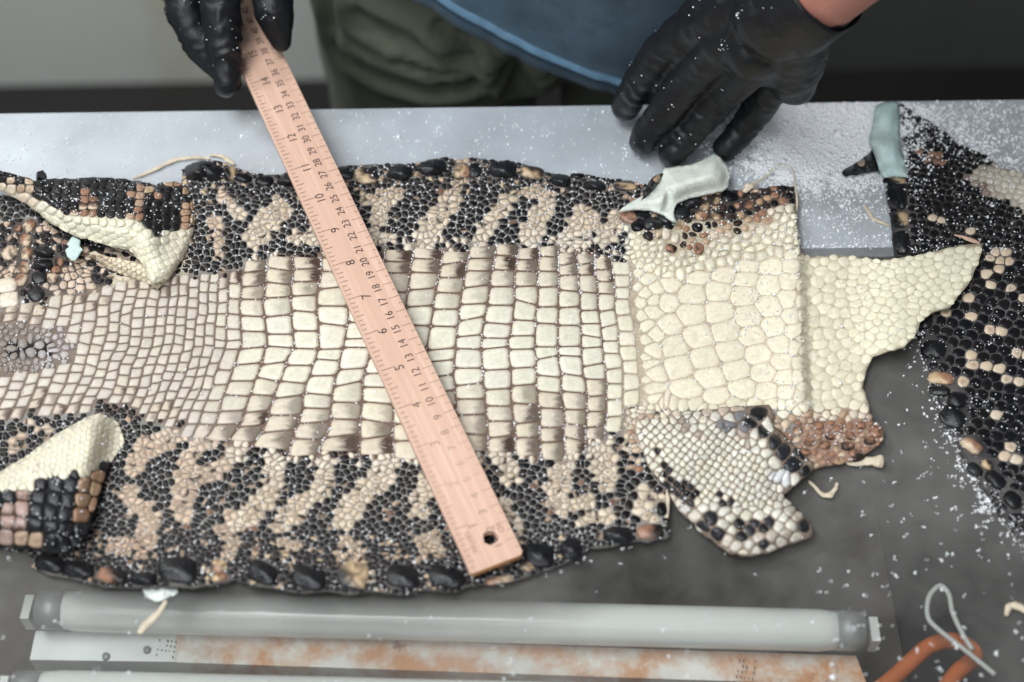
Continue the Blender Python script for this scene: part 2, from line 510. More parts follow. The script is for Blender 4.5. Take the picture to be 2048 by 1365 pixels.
def voronoi(pts, keep, ys=1.0, box_=70, k=20):
    """cells of pts[keep]; distances measured with y stretched by ys"""
    S = pts * np.array([1.0, ys])
    cells = {}
    idx = np.where(keep)[0]
    for c0 in range(0, len(idx), 400):
        ch = idx[c0:c0 + 400]
        D = ((S[ch][:, None, :] - S[None, :, :]) ** 2).sum(-1)
        nn = np.argpartition(D, min(k, len(S) - 1), axis=1)[:, :k + 1]
        for r, i in enumerate(ch):
            o = nn[r]; o = o[np.argsort(D[r, o])]
            px, py = S[i]
            poly = [(-box_, -box_), (box_, -box_), (box_, box_), (-box_, box_)]
            for j in o:
                if j == i: continue
                qx, qy = S[j][0] - px, S[j][1] - py
                q2 = qx * qx + qy * qy
                if q2 < 1e-6: continue
                R = max(x * x + y * y for x, y in poly)
                if q2 > 4 * R: break
                new = []
                m = len(poly)
                for a in range(m):
                    x1, y1 = poly[a]; x2, y2 = poly[(a + 1) % m]
                    d1 = x1 * qx + y1 * qy - q2 / 2; d2 = x2 * qx + y2 * qy - q2 / 2
                    if d1 <= 0: new.append((x1, y1))
                    if (d1 < 0) != (d2 < 0) and d1 != d2:
                        t = d1 / (d1 - d2); new.append((x1 + (x2 - x1) * t, y1 + (y2 - y1) * t))
                poly = new
                if len(poly) < 3: break
            if len(poly) >= 3:
                cells[i] = [(px + x, (py + y) / ys) for x, y in poly]
    return cells


def rim_ghosts(poly, off=6.0, step=8):
    """points just outside an outline, so that the cells stop there"""
    a2 = sum(poly[i - 1][0] * poly[i][1] - poly[i][0] * poly[i - 1][1] for i in range(len(poly)))
    sg = 1.0 if a2 > 0 else -1.0
    o = []
    for i in range(len(poly)):
        a = np.array(poly[i], float); b = np.array(poly[(i + 1) % len(poly)], float)
        L = np.linalg.norm(b - a) + 1e-9
        nv = sg * np.array([(b - a)[1], -(b - a)[0]]) / L
        for j in range(max(1, int(L / step))):
            p = a + (b - a) * (j + 0.5) / max(1, int(L / step)) + nv * off
            if not inpoly(p[0], p[1], poly): o.append(tuple(p))
    return o


class Scale:
    __slots__ = ('poly', 'c', 'gap', 'rnd', 'H', 'n', 'rings', 'col', 'area', 'kind', 'extra')


def polar(poly, c, n, gap, rnd):
    """outline of a scale: the cell shrunk by the gap, corners rounded"""
    P_ = np.array(poly) - c
    w = max(np.abs(P_[:, 0]).max(), 1e-3); h = max(np.abs(P_[:, 1]).max(), 1e-3)
    Q = P_ / np.array([w, h])
    rr = np.full(n, 1.0)
    for i in range(n):
        a = 2 * math.pi * (i + 0.5) / n
        dx, dy = math.cos(a), math.sin(a)
        best = 9.0
        m = len(Q)
        for j in range(m):
            x1, y1 = Q[j]; x2, y2 = Q[(j + 1) % m]
            ex_, ey_ = x2 - x1, y2 - y1
            den = dx * ey_ - dy * ex_
            if abs(den) < 1e-9: continue
            t = (x1 * ey_ - y1 * ex_) / den
            u = (x1 * dy - y1 * dx) / den
            if t > 0 and -1e-6 <= u <= 1 + 1e-6: best = min(best, t)
        rr[i] = best if best < 9 else 0.6
    if rnd > 0:
        mn = np.minimum(rr, np.mean(rr) * 1.02)
        sm_ = (np.roll(mn, 1) + mn + np.roll(mn, -1)) / 3
        rr = rr * (1 - rnd) + sm_ * rnd
    ang = 2 * np.pi * (np.arange(n) + 0.5) / n
    x = np.cos(ang) * rr * w; y = np.sin(ang) * rr * h
    L = np.hypot(x, y) + 1e-6
    k = np.clip(1 - gap / L, 0.35, 1)
    return np.stack([x * k, y * k], 1)


def block(poly, c, gap):
    """outline of a belly block: its own corners, barely rounded, with the middle of each end added"""
    P_ = np.array(poly)
    m = len(P_) // 2
    L_, R_ = P_[:m], P_[m:]
    cc = P_.mean(0)
    def rc(q):
        q = q.copy()
        q[0] = q[0] * 0.80 + q[1] * 0.20; q[-1] = q[-1] * 0.80 + q[-2] * 0.20
        q[0] = q[0] * 0.94 + cc * 0.06; q[-1] = q[-1] * 0.94 + cc * 0.06
        return q
    a, b = rc(L_), rc(R_)
    def cap(p, q):
        k = [0.16, 0.5, 0.84]
        return [p * (1 - t) + q * t for t in k]
    o = np.array(list(a) + cap(L_[-1], R_[0]) + list(b) + cap(R_[-1], L_[0])) - c
    w, h = np.abs(o).max(0)
    return o * np.array([1 - gap / w, 1 - gap / h])


def scale_geo(s, hfun):
    """vertices, faces and colours of one scale"""
    o = block(s.poly, s.c, s.gap) if s.kind == 'belly_scale' else polar(s.poly, s.c, s.n, s.gap, s.rnd)
    s.n = len(o)
    ks = {1: ((1.0, -0.15), (0.72, 0.85)), 2: ((1.0, -0.15), (0.86, 0.66), (0.48, 0.97)), 3: ((1.0, -0.2), (0.91, 0.50), (0.70, 0.86), (0.34, 1.0))}[s.rings]
    xy = np.concatenate([s.c + o * k for k, _ in ks] + [np.array([s.c])])
    hh = np.concatenate([np.full(s.n, hk) for _, hk in ks] + [np.ones(1)]) * s.H
    base = hfun(xy[:, 0], xy[:, 1])
    if s.extra is not None: hh = hh + s.extra(xy - s.c, o)
    pos = P(xy[:, 0], xy[:, 1], base + hh)
    n = s.n
    f = []
    for r in range(len(ks) - 1):
        for i in range(n):
            j = (i + 1) % n
            f.append((r * n + i, (r + 1) * n + i, (r + 1) * n + j, r * n + j))
    L = (len(ks) - 1) * n; cI = len(ks) * n
    for i in range(n): f.append((L + i, cI, L + (i + 1) % n))
    rad = np.concatenate([np.full(n, k) for k, _ in ks] + [np.zeros(1)])
    rel = (xy - s.c) / (np.abs(o).max(0) + 1e-6)
    col = np.array([s.col(xy[i, 0], xy[i, 1], rad[i], rel[i]) for i in range(len(xy))])
    return pos, f, col


def mk(poly, col, H, gap=1.6, rnd=0.5, n=10, rings=1, kind='scale', extra=None, c=None):
    s = Scale()
    s.poly = poly; s.col = col; s.H = H; s.gap = gap; s.rnd = rnd; s.n = n; s.rings = rings; s.kind = kind; s.extra = extra
    p = np.array(poly)
    s.c = p.mean(0) if c is None else np.array(c, float)
    x, y = p[:, 0], p[:, 1]
    s.area = 0.5 * abs(np.dot(x, np.roll(y, 1)) - np.dot(y, np.roll(x, 1)))
    return s


def build_scales(scales, hfun, parent, limit, one='scale', rest='small_scales'):
    """the largest in view become parts of their own, the rest one joined part"""
    vis = [s for s in scales if -20 < s.c[0] < 2068 and -20 < s.c[1] < 1385]
    big = sorted(vis, key=lambda s: -s.area)[:limit]
    ids = set(id(s) for s in big)
    V, Fc, C, off = [], [], [], 0
    for s in scales:
        pos, f, col = scale_geo(s, hfun)
        if id(s) in ids:
            link(s.kind, meshof(s.kind, pos, f, col), M['scute' if s.kind == 'scute' else 'scale'], parent)
        else:
            V.append(pos); C.append(col); Fc += [tuple(i + off for i in q) for q in f]; off += len(pos)
    if V:
        o = link(rest, meshof(rest, np.concatenate(V), Fc, np.concatenate(C)), M['scale'], parent)
        o['kind'] = 'stuff'


# pigments (the hide's own colours)
CREAM, BONE, TAN, OCHRE, RUST = (0.76, 0.70, 0.545), (0.67, 0.59, 0.475), (0.58, 0.45, 0.32), (0.52, 0.375, 0.225), (0.33, 0.175, 0.11)
GREY, BROWN, DARK, BLACK = (0.52, 0.46, 0.40), (0.15, 0.085, 0.06), (0.030, 0.022, 0.020), (0.0065, 0.007, 0.009)
NETGREY = (0.24, 0.225, 0.205)


def flat(c, edge=0.35, pit=0.0, edgecol=None, two=None, seed=0.0, mott=0.0):
    """colour of a scale: darker rim, a pit in the middle, mottling, an optional second colour on one side"""
    e = edgecol or mix(c, (0.02, 0.014, 0.012), 0.8)

    def g(x, y, r, rel):
        k = c
        if two is not None:
            t = float(sm(-0.15, 0.35, rel[0] * two[1] + rel[1] * two[2] + 0.35 * n2(x, y, 0.12, seed)))
            k = mix(k, two[0], t)
        if mott: k = mix(k, (0.045, 0.028, 0.022), mott * float(sm(-0.05, 0.35, n2(x, y, 0.11, seed) + 0.5 * n2(x, y, 0.3, seed))))
        k = mix(k, e, edge * (1.0 if r > 0.95 else 0.25 if r > 0.8 else 0))
        if pit and r < 0.1: k = mix(k, (0.10, 0.05, 0.03), pit)
        q = 1 + 0.16 * n2(x, y, 0.2, seed)
        return (k[0] * q, k[1] * q, k[2] * q)
    return g


def keel(axis=(1, 0), amp=0.0012, sharp=0.35):
    ax = np.array(axis, float); ax /= np.linalg.norm(ax)

    def g(rel, o):
        d = np.abs(rel @ np.array([-ax[1], ax[0]])) / (np.abs(o @ np.array([-ax[1], ax[0]])).max() + 1e-6)
        r = np.hypot(rel[:, 0], rel[:, 1]) / (np.hypot(o[:, 0], o[:, 1]).max() + 1e-6)
        wob = np.array([0.28 * n2(p[0], p[1], 0.09, amp * 900) for p in rel])
        return amp * np.clip(1 - d / sharp, 0, 1) * np.clip(1.1 - r, 0, 1) + amp * 0.5 * wob * np.clip(1.1 - r, 0, 1)
    return g


def ell(cx, cy, rx, ry, a=0.0, n=14, sq=2.4):
    o = []
    ca, sa = math.cos(math.radians(a)), math.sin(math.radians(a))
    for i in range(n):
        t = 2 * math.pi * i / n
        x = rx * math.copysign(abs(math.cos(t)) ** (2 / sq), math.cos(t)); y = ry * math.copysign(abs(math.sin(t)) ** (2 / sq), math.sin(t))
        k = 1 + 0.22 * n2(cx + x * 3, cy + y * 3, 0.05, 3.3) + 0.08 * n2(cx + x * 9, cy + y * 9, 0.05, 1.3)
        o.append((cx + (x * ca - y * sa) * k, cy + (x * sa + y * ca) * k))
    return o


# ------------------------------------------------------------------ the alligator hide: main sheet
BODY = [(-140, 400), (-60, 392), (20, 392), (60, 384), (120, 368), (200, 362), (270, 362), (330, 374), (362, 368), (366, 340), (384, 326), (404, 321), (440, 322),
        (462, 334), (500, 346), (540, 350), (580, 346), (640, 337), (680, 333), (740, 330), (790, 327), (830, 328), (858, 320), (885, 315), (915, 320), (950, 316), (985, 321), (1025, 323), (1060, 332), (1100, 346),
        (1140, 352), (1175, 350), (1215, 358), (1262, 362), (1300, 372), (1345, 392), (1380, 394), (1412, 386), (1450, 382), (1490, 381), (1530, 376), (1562, 371), (1588, 373),
        (1593, 420), (1598, 470), (1603, 506), (1625, 514), (1670, 511), (1715, 514), (1760, 521), (1800, 517), (1860, 505), (1920, 491), (1967, 487), (1960, 515), (1945, 556), (1922, 585),
        (1900, 614), (1868, 622), (1842, 642), (1832, 668), (1808, 694), (1772, 704), (1746, 714), (1732, 742), (1727, 776), (1738, 812), (1744, 840), (1768, 858), (1764, 884), (1740, 902),
        (1700, 922), (1660, 930), (1620, 938), (1570, 930), (1500, 960), (1420, 950), (1338, 968), (1328, 985), (1336, 1012), (1334, 1050), (1338, 1072), (1300, 1082), (1262, 1080), (1215, 1094),
        (1180, 1096), (1145, 1118), (1100, 1138), (1065, 1148), (1030, 1160), (985, 1166), (940, 1170), (905, 1184), (850, 1178), (800, 1188), (745, 1180), (700, 1188), (650, 1180), (600, 1186),
        (555, 1176), (510, 1170), (470, 1158), (430, 1168), (385, 1174), (330, 1172), (262, 1174), (200, 1170), (150, 1156), (100, 1150), (66, 1134), (62, 1106), (-20, 1094), (-140, 1100)]
# transverse rows of the belly: x of each row boundary at these heights
YL = [330, 515, 608, 690, 770, 843, 900, 1180]
B = [[1600, 1604, 1606, 1608, 1612, 1616, 1612, 1600],
     [1555, 1566, 1562, 1578, 1588, 1592, 1590, 1575],
     [1510, 1520, 1512, 1538, 1556, 1566, 1560, 1540],
     [1465, 1475, 1464, 1486, 1512, 1524, 1520, 1500],
     [1415, 1428, 1406, 1430, 1458, 1474, 1470, 1450],
     [1365, 1380, 1355, 1374, 1404, 1424, 1420, 1400],
     [1310, 1326, 1300, 1320, 1338, 1352, 1350, 1320],
     [1240, 1258, 1262, 1272, 1282, 1280, 1268, 1230],
     [1208, 1223, 1233, 1238, 1248, 1246, 1234, 1205],
     [1175, 1190, 1199, 1205, 1212, 1214, 1206, 1175],
     [1140, 1152, 1161, 1163, 1171, 1175, 1170, 1140],
     [1106, 1117, 1118, 1114, 1123, 1130, 1128, 1110],
     [1074, 1079, 1075, 1069, 1075, 1081, 1082, 1075],
     [1044, 1036, 1028, 1016, 1022, 1028, 1031, 1028],
     [1004, 988, 976, 965, 968, 973, 976, 975],
     [962, 937, 922, 911, 910, 915, 920, 918],
     [912, 884, 867, 855, 850, 853, 857, 858],
     [848, 824, 812, 798, 790, 786, 788, 780],
     [792, 768, 755, 742, 727, 721, 720, 700],
     [732, 712, 697, 690, 668, 660, 640, 590],
     [662, 645, 634, 640, 612, 600, 578, 515],
     [602, 588, 581, 588, 556, 532, 503, 430],
     [552, 535, 528, 535, 508, 482, 450, 365],
     [505, 492, 480, 482, 458, 432, 400, 310]]
for i, x in enumerate([452, 430, 409, 388, 367, 346, 326, 305, 282, 258, 233, 208, 182, 156, 130, 103, 76, 48, 20, -8, -36, -64, -92, -120]):
    t = i / 23.0
    B.append([x + 24 + 70 * t, x + 12 + 45 * t, x + 4 + 22 * t, x, x - 24 - 6 * t, x - 55 - 10 * t, x - 84, x - 180])
B = np.array(B[::-1], float)      # left to right
NB = len(B)


def bx(u, y):
    """x of row coordinate u at height y"""
    xs = np.array([np.interp(y, YL, b) for b in B])
    return float(np.interp(u, np.arange(NB), xs))


def top_lim(x): return float(np.interp(x, [-100, 120, 260, 330, 400, 470, 540, 640, 800, 1100, 1200, 1240, 1290, 1330, 1380, 1440, 1520, 1600], [660, 592, 570, 562, 556, 545, 520, 505, 497, 496, 505, 530, 520, 548, 540, 522, 508, 500]))
def bot_lim(x): return float(np.interp(x, [-100, 60, 200, 260, 330, 400, 470, 540, 650, 800, 980, 1100, 1180, 1230, 1262, 1300, 1560, 1600], [826, 826, 815, 830, 850, 872, 888, 906, 912, 912, 900, 908, 892, 850, 800, 812, 812, 820]))


def body_h(x, y):
    x = np.asarray(x, float); y = np.asarray(y, float)
    h = 0.0042 + 0 * x
    h = h + 0.0016 * np.sin(x / 97 + 0.6 * np.sin(y / 130)) * np.cos(y / 120 + x / 400)
    h = h + 0.0012 * np.exp(-((y - 700) / 160) ** 2)
    # upper and lower rims roll up a little
    h = h + 0.0030 * sm(395, 330, y) * sm(340, 420, x) * (0.6 + 0.4 * np.sin(x / 31.0)) * sm(1180, 1040, x)
    h = h + 0.006 * np.exp(-(((x - 405) / 38) ** 2 + ((y - 340) / 22) ** 2))
    h = h + 0.0020 * sm(1130, 1180, y)
    # the chest piece ends in a soft fold, the throat lies lower
    fold = np.interp(y, [360, 500, 600, 700, 800, 900], [1590, 1602, 1605, 1608, 1613, 1640])
    d = x - fold
    amp = sm(860, 780, y)
    h = h + amp * (0.0052 * sm(-95, -16, d) * sm(9, -5, d)) - 0.0015 * sm(-4, 10, d) * amp
    h = h + 0.0075 * sm(1690, 1800, x) * sm(740, 690, y)
    h = h + 0.0035 * np.exp(-((x - 1292) / 30) ** 2 - ((y - 470) / 45) ** 2)
    return h


# light stripes on the dark flanks (centre line, half width)
STR = [([(441, 385), (478, 430)], 12), ([(432, 446), (440, 508)], 12), ([(512, 472), (560, 418)], 26), ([(590, 478), (640, 470)], 16),
       ([(690, 480), (640, 470)], 12), ([(745, 470), (757, 425), (778, 392)], 17), ([(765, 480), (790, 478)], 10), ([(730, 400), (800, 385)], 13), ([(840, 492), (868, 440), (905, 398)], 25), ([(905, 398), (930, 330)], 14), ([(960, 485), (985, 440), (1015, 398)], 17),
       ([(1060, 480), (1078, 430), (1094, 402)], 22), ([(1140, 490), (1172, 438)], 30), ([(1050, 385), (1080, 375)], 12), ([(1210, 470), (1235, 440)], 22),
       ([(360, 955), (385, 905), (420, 880)], 18), ([(476, 905), (440, 935), (395, 958)], 20), ([(395, 958), (362, 985), (360, 1030)], 20), ([(547, 925), (542, 990), (490, 1034), (470, 1040)], 24), ([(648, 925), (648, 970), (612, 1000), (560, 1050)], 22),
       ([(770, 935), (748, 975), (700, 1012), (690, 1040)], 26), ([(850, 965), (838, 1020)], 20), ([(1000, 908), (1025, 950)], 20), ([(1128, 928), (1113, 975), (1120, 1010)], 25), ([(1200, 895), (1212, 955)], 26), ([(1160, 880), (1130, 930)], 16),
       ([(1000, 1000), (1040, 1060)], 11), ([(1130, 1015), (1180, 1000)], 16), ([(1165, 1040), (1220, 1030)], 13), ([(1290, 990), (1320, 1000)], 20), ([(1280, 1010), (1300, 1040)], 14),
       ([(300, 890), (270, 930)], 20), ([(280, 905), (350, 870)], 22), ([(255, 985), (300, 1040), (285, 1095)], 20), ([(230, 1090), (300, 1085)], 18),
       ([(440, 1062), (470, 1095), (455, 1110)], 15), ([(560, 1085), (590, 1090)], 13), ([(690, 1086), (712, 1088)], 13), ([(680, 1110), (720, 1112)], 12), ([(860, 1070), (880, 1100)], 14), ([(845, 1085), (850, 1110)], 12),
       ([(40, 480), (60, 560)], 10), ([(20, 545), (-40, 560)], 20), ([(10, 590), (-30, 600)], 22), ([(62, 520), (50, 560)], 11), ([(110, 565), (160, 540)], 22), ([(120, 590), (250, 580)], 18), ([(40, 860), (20, 900)], 10), ([(60, 850), (100, 860)], 8)]


def lightness(x, y):
    if 1250 < x < 1350 and 795 < y < 850: return 1
    if 1242 < x < 1312 and 800 < y < 905 + 10 * n2(x, y, 0.1): return 1
    for pts, w in STR:
        d = float(dseg(x, y, pts))
        if d < w * (0.96 + 0.24 * n2(x, y, 0.045, 5.1)): return 1
    return 0


CLOACA = [(24, 694), (36, 688), (60, 692), (84, 696), (93, 700), (72, 703), (46, 704), (28, 700)]


def skin_col(x, y):
    yt, yb = top_lim(x), bot_lim(x)
    if x > 1600: c = (0.60, 0.53, 0.385) if y < 820 else (0.30, 0.20, 0.15)
    elif yt - 4 < y < yb + 4:
        k = sm(420, 520, x) * 1.0
        c = mix((0.20, 0.155, 0.125), (0.17, 0.11, 0.085), float(k))
        c = mix(c, (0.58, 0.49, 0.36), float(sm(1190, 1300, x)) * 0.9)
    elif x > 1265 and 440 < y < 560: c = (0.50, 0.43, 0.31)
    elif x > 1330 and y < 520: c = mix((0.05, 0.04, 0.035), (0.45, 0.36, 0.26), float(sm(430, 500, y - (x - 1450) * -0.4)))
    elif 225 < x < 380 and 440 < y < 570: c = (0.55, 0.49, 0.37)
    elif x < 225 and 440 < y < 600: c = (0.085, 0.068, 0.06)
    else:
        c = mix(NETGREY, (0.36, 0.28, 0.20), 0.6 * lightness(x, y))
        c = mix(c, (0.07, 0.06, 0.055), float(max(sm(430, 370, y), sm(1040, 1110, y))) * 0.7)
    if inpoly(x, y, [(10, 680), (110, 685), (105, 712), (10, 712)]): c = (0.008, 0.006, 0.006)
    q = 1 + 0.3 * n2(x, y, 0.06, 2.0)
    return (c[0] * q, c[1] * q, c[2] * q)


hide = thing('alligator_hide', tuple(P(900, 700, 0)), 'cream bellied alligator hide with dark flanks lying under the wooden ruler', 'hide', 'alligator hides on the table')
sheet_px('skin', BODY, body_h, skin_col, M['skin'], hide, step=11, th=0.0022, jit=2.2, seed=1.0)

SC = []
ghost = []


def belly_col(kind, u_dark, wl_, seed):
    tone = random.uniform(0.93, 1.05)
    warm = random.uniform(-1, 1)

    def g(x, y, r, rel):
        base = mix((0.57, 0.515, 0.44), (0.70, 0.655, 0.53), float(sm(400, 560, x)))
        base = mix(base, (0.72, 0.68, 0.56), float(sm(480, 560, x)) * math.exp(-((y - 690) / 120.0) ** 2))
        base = mix(base, (0.745, 0.665, 0.505), float(sm(1180, 1330, x)))
        eds = 0.95 - 0.60 * float(sm(1180, 1320, x)) - 0.28 * math.exp(-((y - 700) / 70.0) ** 2) * float(sm(560, 700, x))
        base = (base[0] * tone, base[1] * tone * (1 + 0.004 * warm), base[2] * tone * (1 - 0.03 * warm))
        if r < 0.5: base = mix(base, (0.58, 0.555, 0.45), 0.38 * float(sm(470, 560, x)) * float(sm(1260, 1180, x)))
        k = base
        if u_dark > 0.02:
            t = float(sm(wl_, wl_ + 0.70, rel[0] + 0.32 * n2(x * 0.3, y * 2.2, 0.16, seed)))
            t = min(1.0, t * 1.2) * u_dark
            k = mix(k, (0.048, 0.027, 0.021), t)
            k = mix(k, (0.52, 0.38, 0.27), 0.45 * u_dark * (1 - t))
        if r > 0.95: k = mix(k, (0.12, 0.07, 0.05), eds)
        elif r > 0.8: k = mix(k, (0.34, 0.23, 0.16), min(1, eds * (0.22 + 0.55 * float(sm(0.4, 1.0, rel[0])) * (0.5 if u_dark < 0.3 else 0))))
        q = 1 + 0.06 * n2(x, y, 0.07, seed)
        return (k[0] * q, k[1] * q, k[2] * q)
    return g


ROWEND = {}
ROWJ = [(random.uniform(-11, 9), random.uniform(-9, 12)) for _ in range(NB)]
XB = np.array([[np.interp(y, YL, b) for b in B] for y in range(300, 1210)])
# belly rows: blocks laid along each transverse row
for j in range(NB - 1):
    xm = float(np.interp(690, YL, (B[j] + B[j + 1]) / 2))
    wd = float(np.interp(690, YL, B[j + 1] - B[j]))
    if xm < -60 or xm > 1285: continue
    yt, yb = top_lim(float(np.interp(530, YL, (B[j] + B[j + 1]) / 2))) + ROWJ[j][0], bot_lim(float(np.interp(860, YL, (B[j] + B[j + 1]) / 2))) + ROWJ[j][1]
    hgt = float(np.interp(xm, [-60, 100, 230, 400, 450, 520, 800, 1080, 1200, 1280, 1330, 1500, 1600], [23, 21, 19, 20, 25, 33, 33, 34, 30, 28, 42, 44, 38]))
    ys, y = [yt], yt
    while y < yb - hgt * 0.5:
        hh = hgt * random.uniform(0.84, 1.18) * (0.78 if y < yt + 30 and 500 < xm < 1250 else 1.0)
        y += hh
        ys.append(y)
    ROWEND[j] = ys[-1]
    if 420 < xm < 1220:                                  # the mid line is a seam
        k = int(np.argmin(np.abs(np.array(ys) - 697)))
        ys[k] = 697 + random.uniform(-2.5, 2.5)
    if xm > 1285: ys = [q_ + random.uniform(-7, 7) for q_ in ys]
    tls = [random.gauss(0, 0.045 if xm < 1285 else 0.09) * wd for _ in ys]
    for a in range(len(ys) - 1):
        ya, yc = ys[a], ys[a + 1]
        t0_, t1_ = tls[a], tls[a + 1]
        q = 5
        w0 = 1.0
        left = [(bx(j, ya + (yc - ya) * t / q), ya + (yc - ya) * t / q + t0_ * (1 - t / q) + t1_ * t / q) for t in range(q + 1)]
        right = [(bx(j + 1, ya + (yc - ya) * t / q), ya + (yc - ya) * t / q - t0_ * (1 - t / q) - t1_ * t / q) for t in range(q + 1)]
        poly = [(px_ + 4.5 * n2(px_, py_, 0.017, 41.0) + 1.8 * n2(px_, py_, 0.055, 42.0), py_ + 4.0 * n2(px_, py_, 0.017, 43.0) + 1.8 * n2(px_, py_, 0.055, 44.0)) for px_, py_ in left + right[::-1]]
        c = np.array(poly).mean(0)
        if inpoly(c[0], c[1], [(10, 650), (120, 655), (150, 690), (130, 735), (40, 745), (-40, 730), (-40, 665)]): continue
        if not inpoly(c[0], c[1], BODY): continue
        dl = min(a, len(ys) - 2 - a)
        dark = min(0.98, {0: 1.0, 1: 0.95, 2: 0.62, 3: 0.25}.get(dl, 0.0) * random.uniform(0.75, 1.08)) if 470 < c[0] < 1225 else 0.0
        if 1040 < c[0] < 1225 and dl < 4 and a > 3: dark = max(dark, 0.9 * random.uniform(0.6, 1))
        if c[0] < 470 and (dl < 2) and random.random() < 0.45: dark = random.uniform(0.4, 0.9)
        big = wd > 30
        H = 0.0011 if big else 0.0007
        SC.append(mk(poly, belly_col(0, dark, random.uniform(-0.45, 0.15), random.random() * 50), H, 0.8 if big else 0.75, 0.0,
                     16 if big else 12, 3 if big else 2, 'belly_scale', c=c))
        for (gx, gy) in poly[::2] : ghost.append((c[0] + (gx - c[0]) * 0.95, c[1] + (gy - c[1]) * 0.93))
        ghost.append(tuple(c))

# rim scutes along the two edges: (x, y, half width, half height, tilt, colour, second colour)
RIM = [(100, 1127, 31, 17, 12, BLACK, None), (158, 1140, 30, 17, 8, BLACK, None), (226, 1152, 30, 15, 10, BLACK, RUST), (287, 1158, 25, 14, 0, BLACK, None), (356, 1140, 36, 27, 0, BLACK, None),
       (438, 1132, 16, 14, 8, OCHRE, RUST), (438, 1155, 15, 9, 0, OCHRE, RUST), (528, 1146, 30, 22, 22, BLACK, None), (618, 1156, 34, 24, 14, BLACK, None), (705, 1150, 32, 26, 8, OCHRE, BLACK), (805, 1154, 34, 24, 12, BLACK, None),
       (895, 1154, 36, 22, 10, BLACK, None), (1078, 1112, 30, 24, 8, BLACK, None), (1052, 1130, 16, 12, 20, OCHRE, DARK), (1142, 1098, 22, 22, 0, BLACK, None), (1235, 1070, 28, 17, 0, BLACK, None), (1300, 1064, 27, 15, 0, RUST, BLACK), (1324, 1018, 10, 15, 0, BLACK, None), (1000, 1160, 30, 8, -12, TAN, RUST),
       (734, 352, 24, 16, 6, OCHRE, BLACK), (800, 346, 24, 15, 0, BLACK, None), (864, 336, 27, 14, -8, BLACK, None), (924, 344, 16, 14, 0, OCHRE, RUST), (950, 342, 14, 15, 0, BLACK, None), (1006, 340, 26, 16, 0, BLACK, None), (1064, 345, 22, 12, 8, OCHRE, DARK), (1122, 362, 20, 12, 5, BLACK, None),
       (1190, 372, 22, 9, 2, BLACK, None), (1250, 374, 22, 8, 4, OCHRE, DARK), (1155, 352, 14, 6, 0, BLACK, None), (390, 345, 19, 17, -10, BLACK, None), (428, 346, 18, 17, 8, BLACK, None), (460, 348, 12, 15, 10, BLACK, OCHRE), (410, 330, 16, 8, 0, BLACK, None), (486, 356, 18, 9, 10, BLACK, None), (530, 362, 18, 10, 0, BLACK, None), (575, 362, 20, 10, -6, BLACK, None), (650, 352, 20, 11, -6, BLACK, None), (690, 348, 17, 11, 0, BLACK, None),
       (1257, 434, 17, 13, 10, RUST, None), (1284, 429, 17, 11, 5, BLACK, None), (1275, 451, 13, 12, 0, BLACK, None), (1306, 447, 20, 13, -5, BLACK, None), (1331, 435, 16, 12, 20, BLACK, None), (1338, 451, 9, 10, 0, BLACK, None), (1318, 468, 8, 11, 0, TAN, None), (1333, 468, 9, 13, 0, BONE, None), (1297, 472, 11, 9, 30, DARK, None),
       (1362, 424, 18, 15, 0, BLACK, None), (1385, 404, 20, 12, -10, BLACK, None), (1408, 412, 11, 10, 20, OCHRE, DARK), (1432, 402, 9, 8, 0, OCHRE, DARK), (1460, 392, 17, 10, 5, BLACK, None), (1403, 432, 12, 10, 30, RUST, OCHRE), (1436, 432, 13, 9, -5, OCHRE, BLACK), (1495, 410, 12, 9, 0, RUST, DARK), (1485, 388, 10, 8, 0, DARK, RUST), (1395, 455, 11, 9, 0, BLACK, None),
       (1398, 498, 10, 12, 0, RUST, None), (1342, 497, 11, 9, 20, RUST, DARK), (1350, 478, 9, 10, 0, BONE, None),
       (18, 600, 22, 16, -8, BONE, None), (12, 572, 24, 14, -10, BONE, None), (20, 506, 16, 13, -35, TAN, None), (58, 452, 15, 10, -50, TAN, RUST), (52, 480, 11, 13, 10, TAN, RUST), (54, 508, 11, 13, 10, TAN, RUST), (50, 535, 11, 12, 20, TAN, RUST), (42, 560, 11, 14, 30, TAN, RUST), (37, 457, 7, 7, 0, RUST, None),
       (88, 505, 20, 11, 5, BLACK, None), (86, 530, 19, 11, 0, BLACK, None), (80, 556, 15, 13, -25, BLACK, None), (72, 588, 16, 16, -35, BLACK, None), (118, 525, 9, 9, 0, RUST, DARK), (112, 540, 10, 8, 0, RUST, None), (104, 556, 11, 11, 0, TAN, None),
       (1752, 864, 14, 11, 10, RUST, None), (1712, 908, 14, 9, 10, RUST, DARK), (1672, 922, 17, 7, 4, RUST, OCHRE), (1695, 893, 14, 9, 0, RUST, DARK), (1650, 890, 11, 9, 0, RUST, None), (1618, 884, 11, 8, 0, RUST, None), (1675, 858, 10, 8, 0, RUST, None), (1638, 852, 10, 8, 0, RUST, None),
       (1722, 850, 10, 8, 0, RUST, None), (1700, 872, 10, 8, 0, RUST, None), (1660, 874, 9, 7, 0, RUST, DARK), (1740, 882, 12, 8, 0, RUST, DARK), (1595, 862, 10, 8, 0, TAN, RUST), (1612, 905, 10, 7, 0, RUST, None)]
rimpoly = []
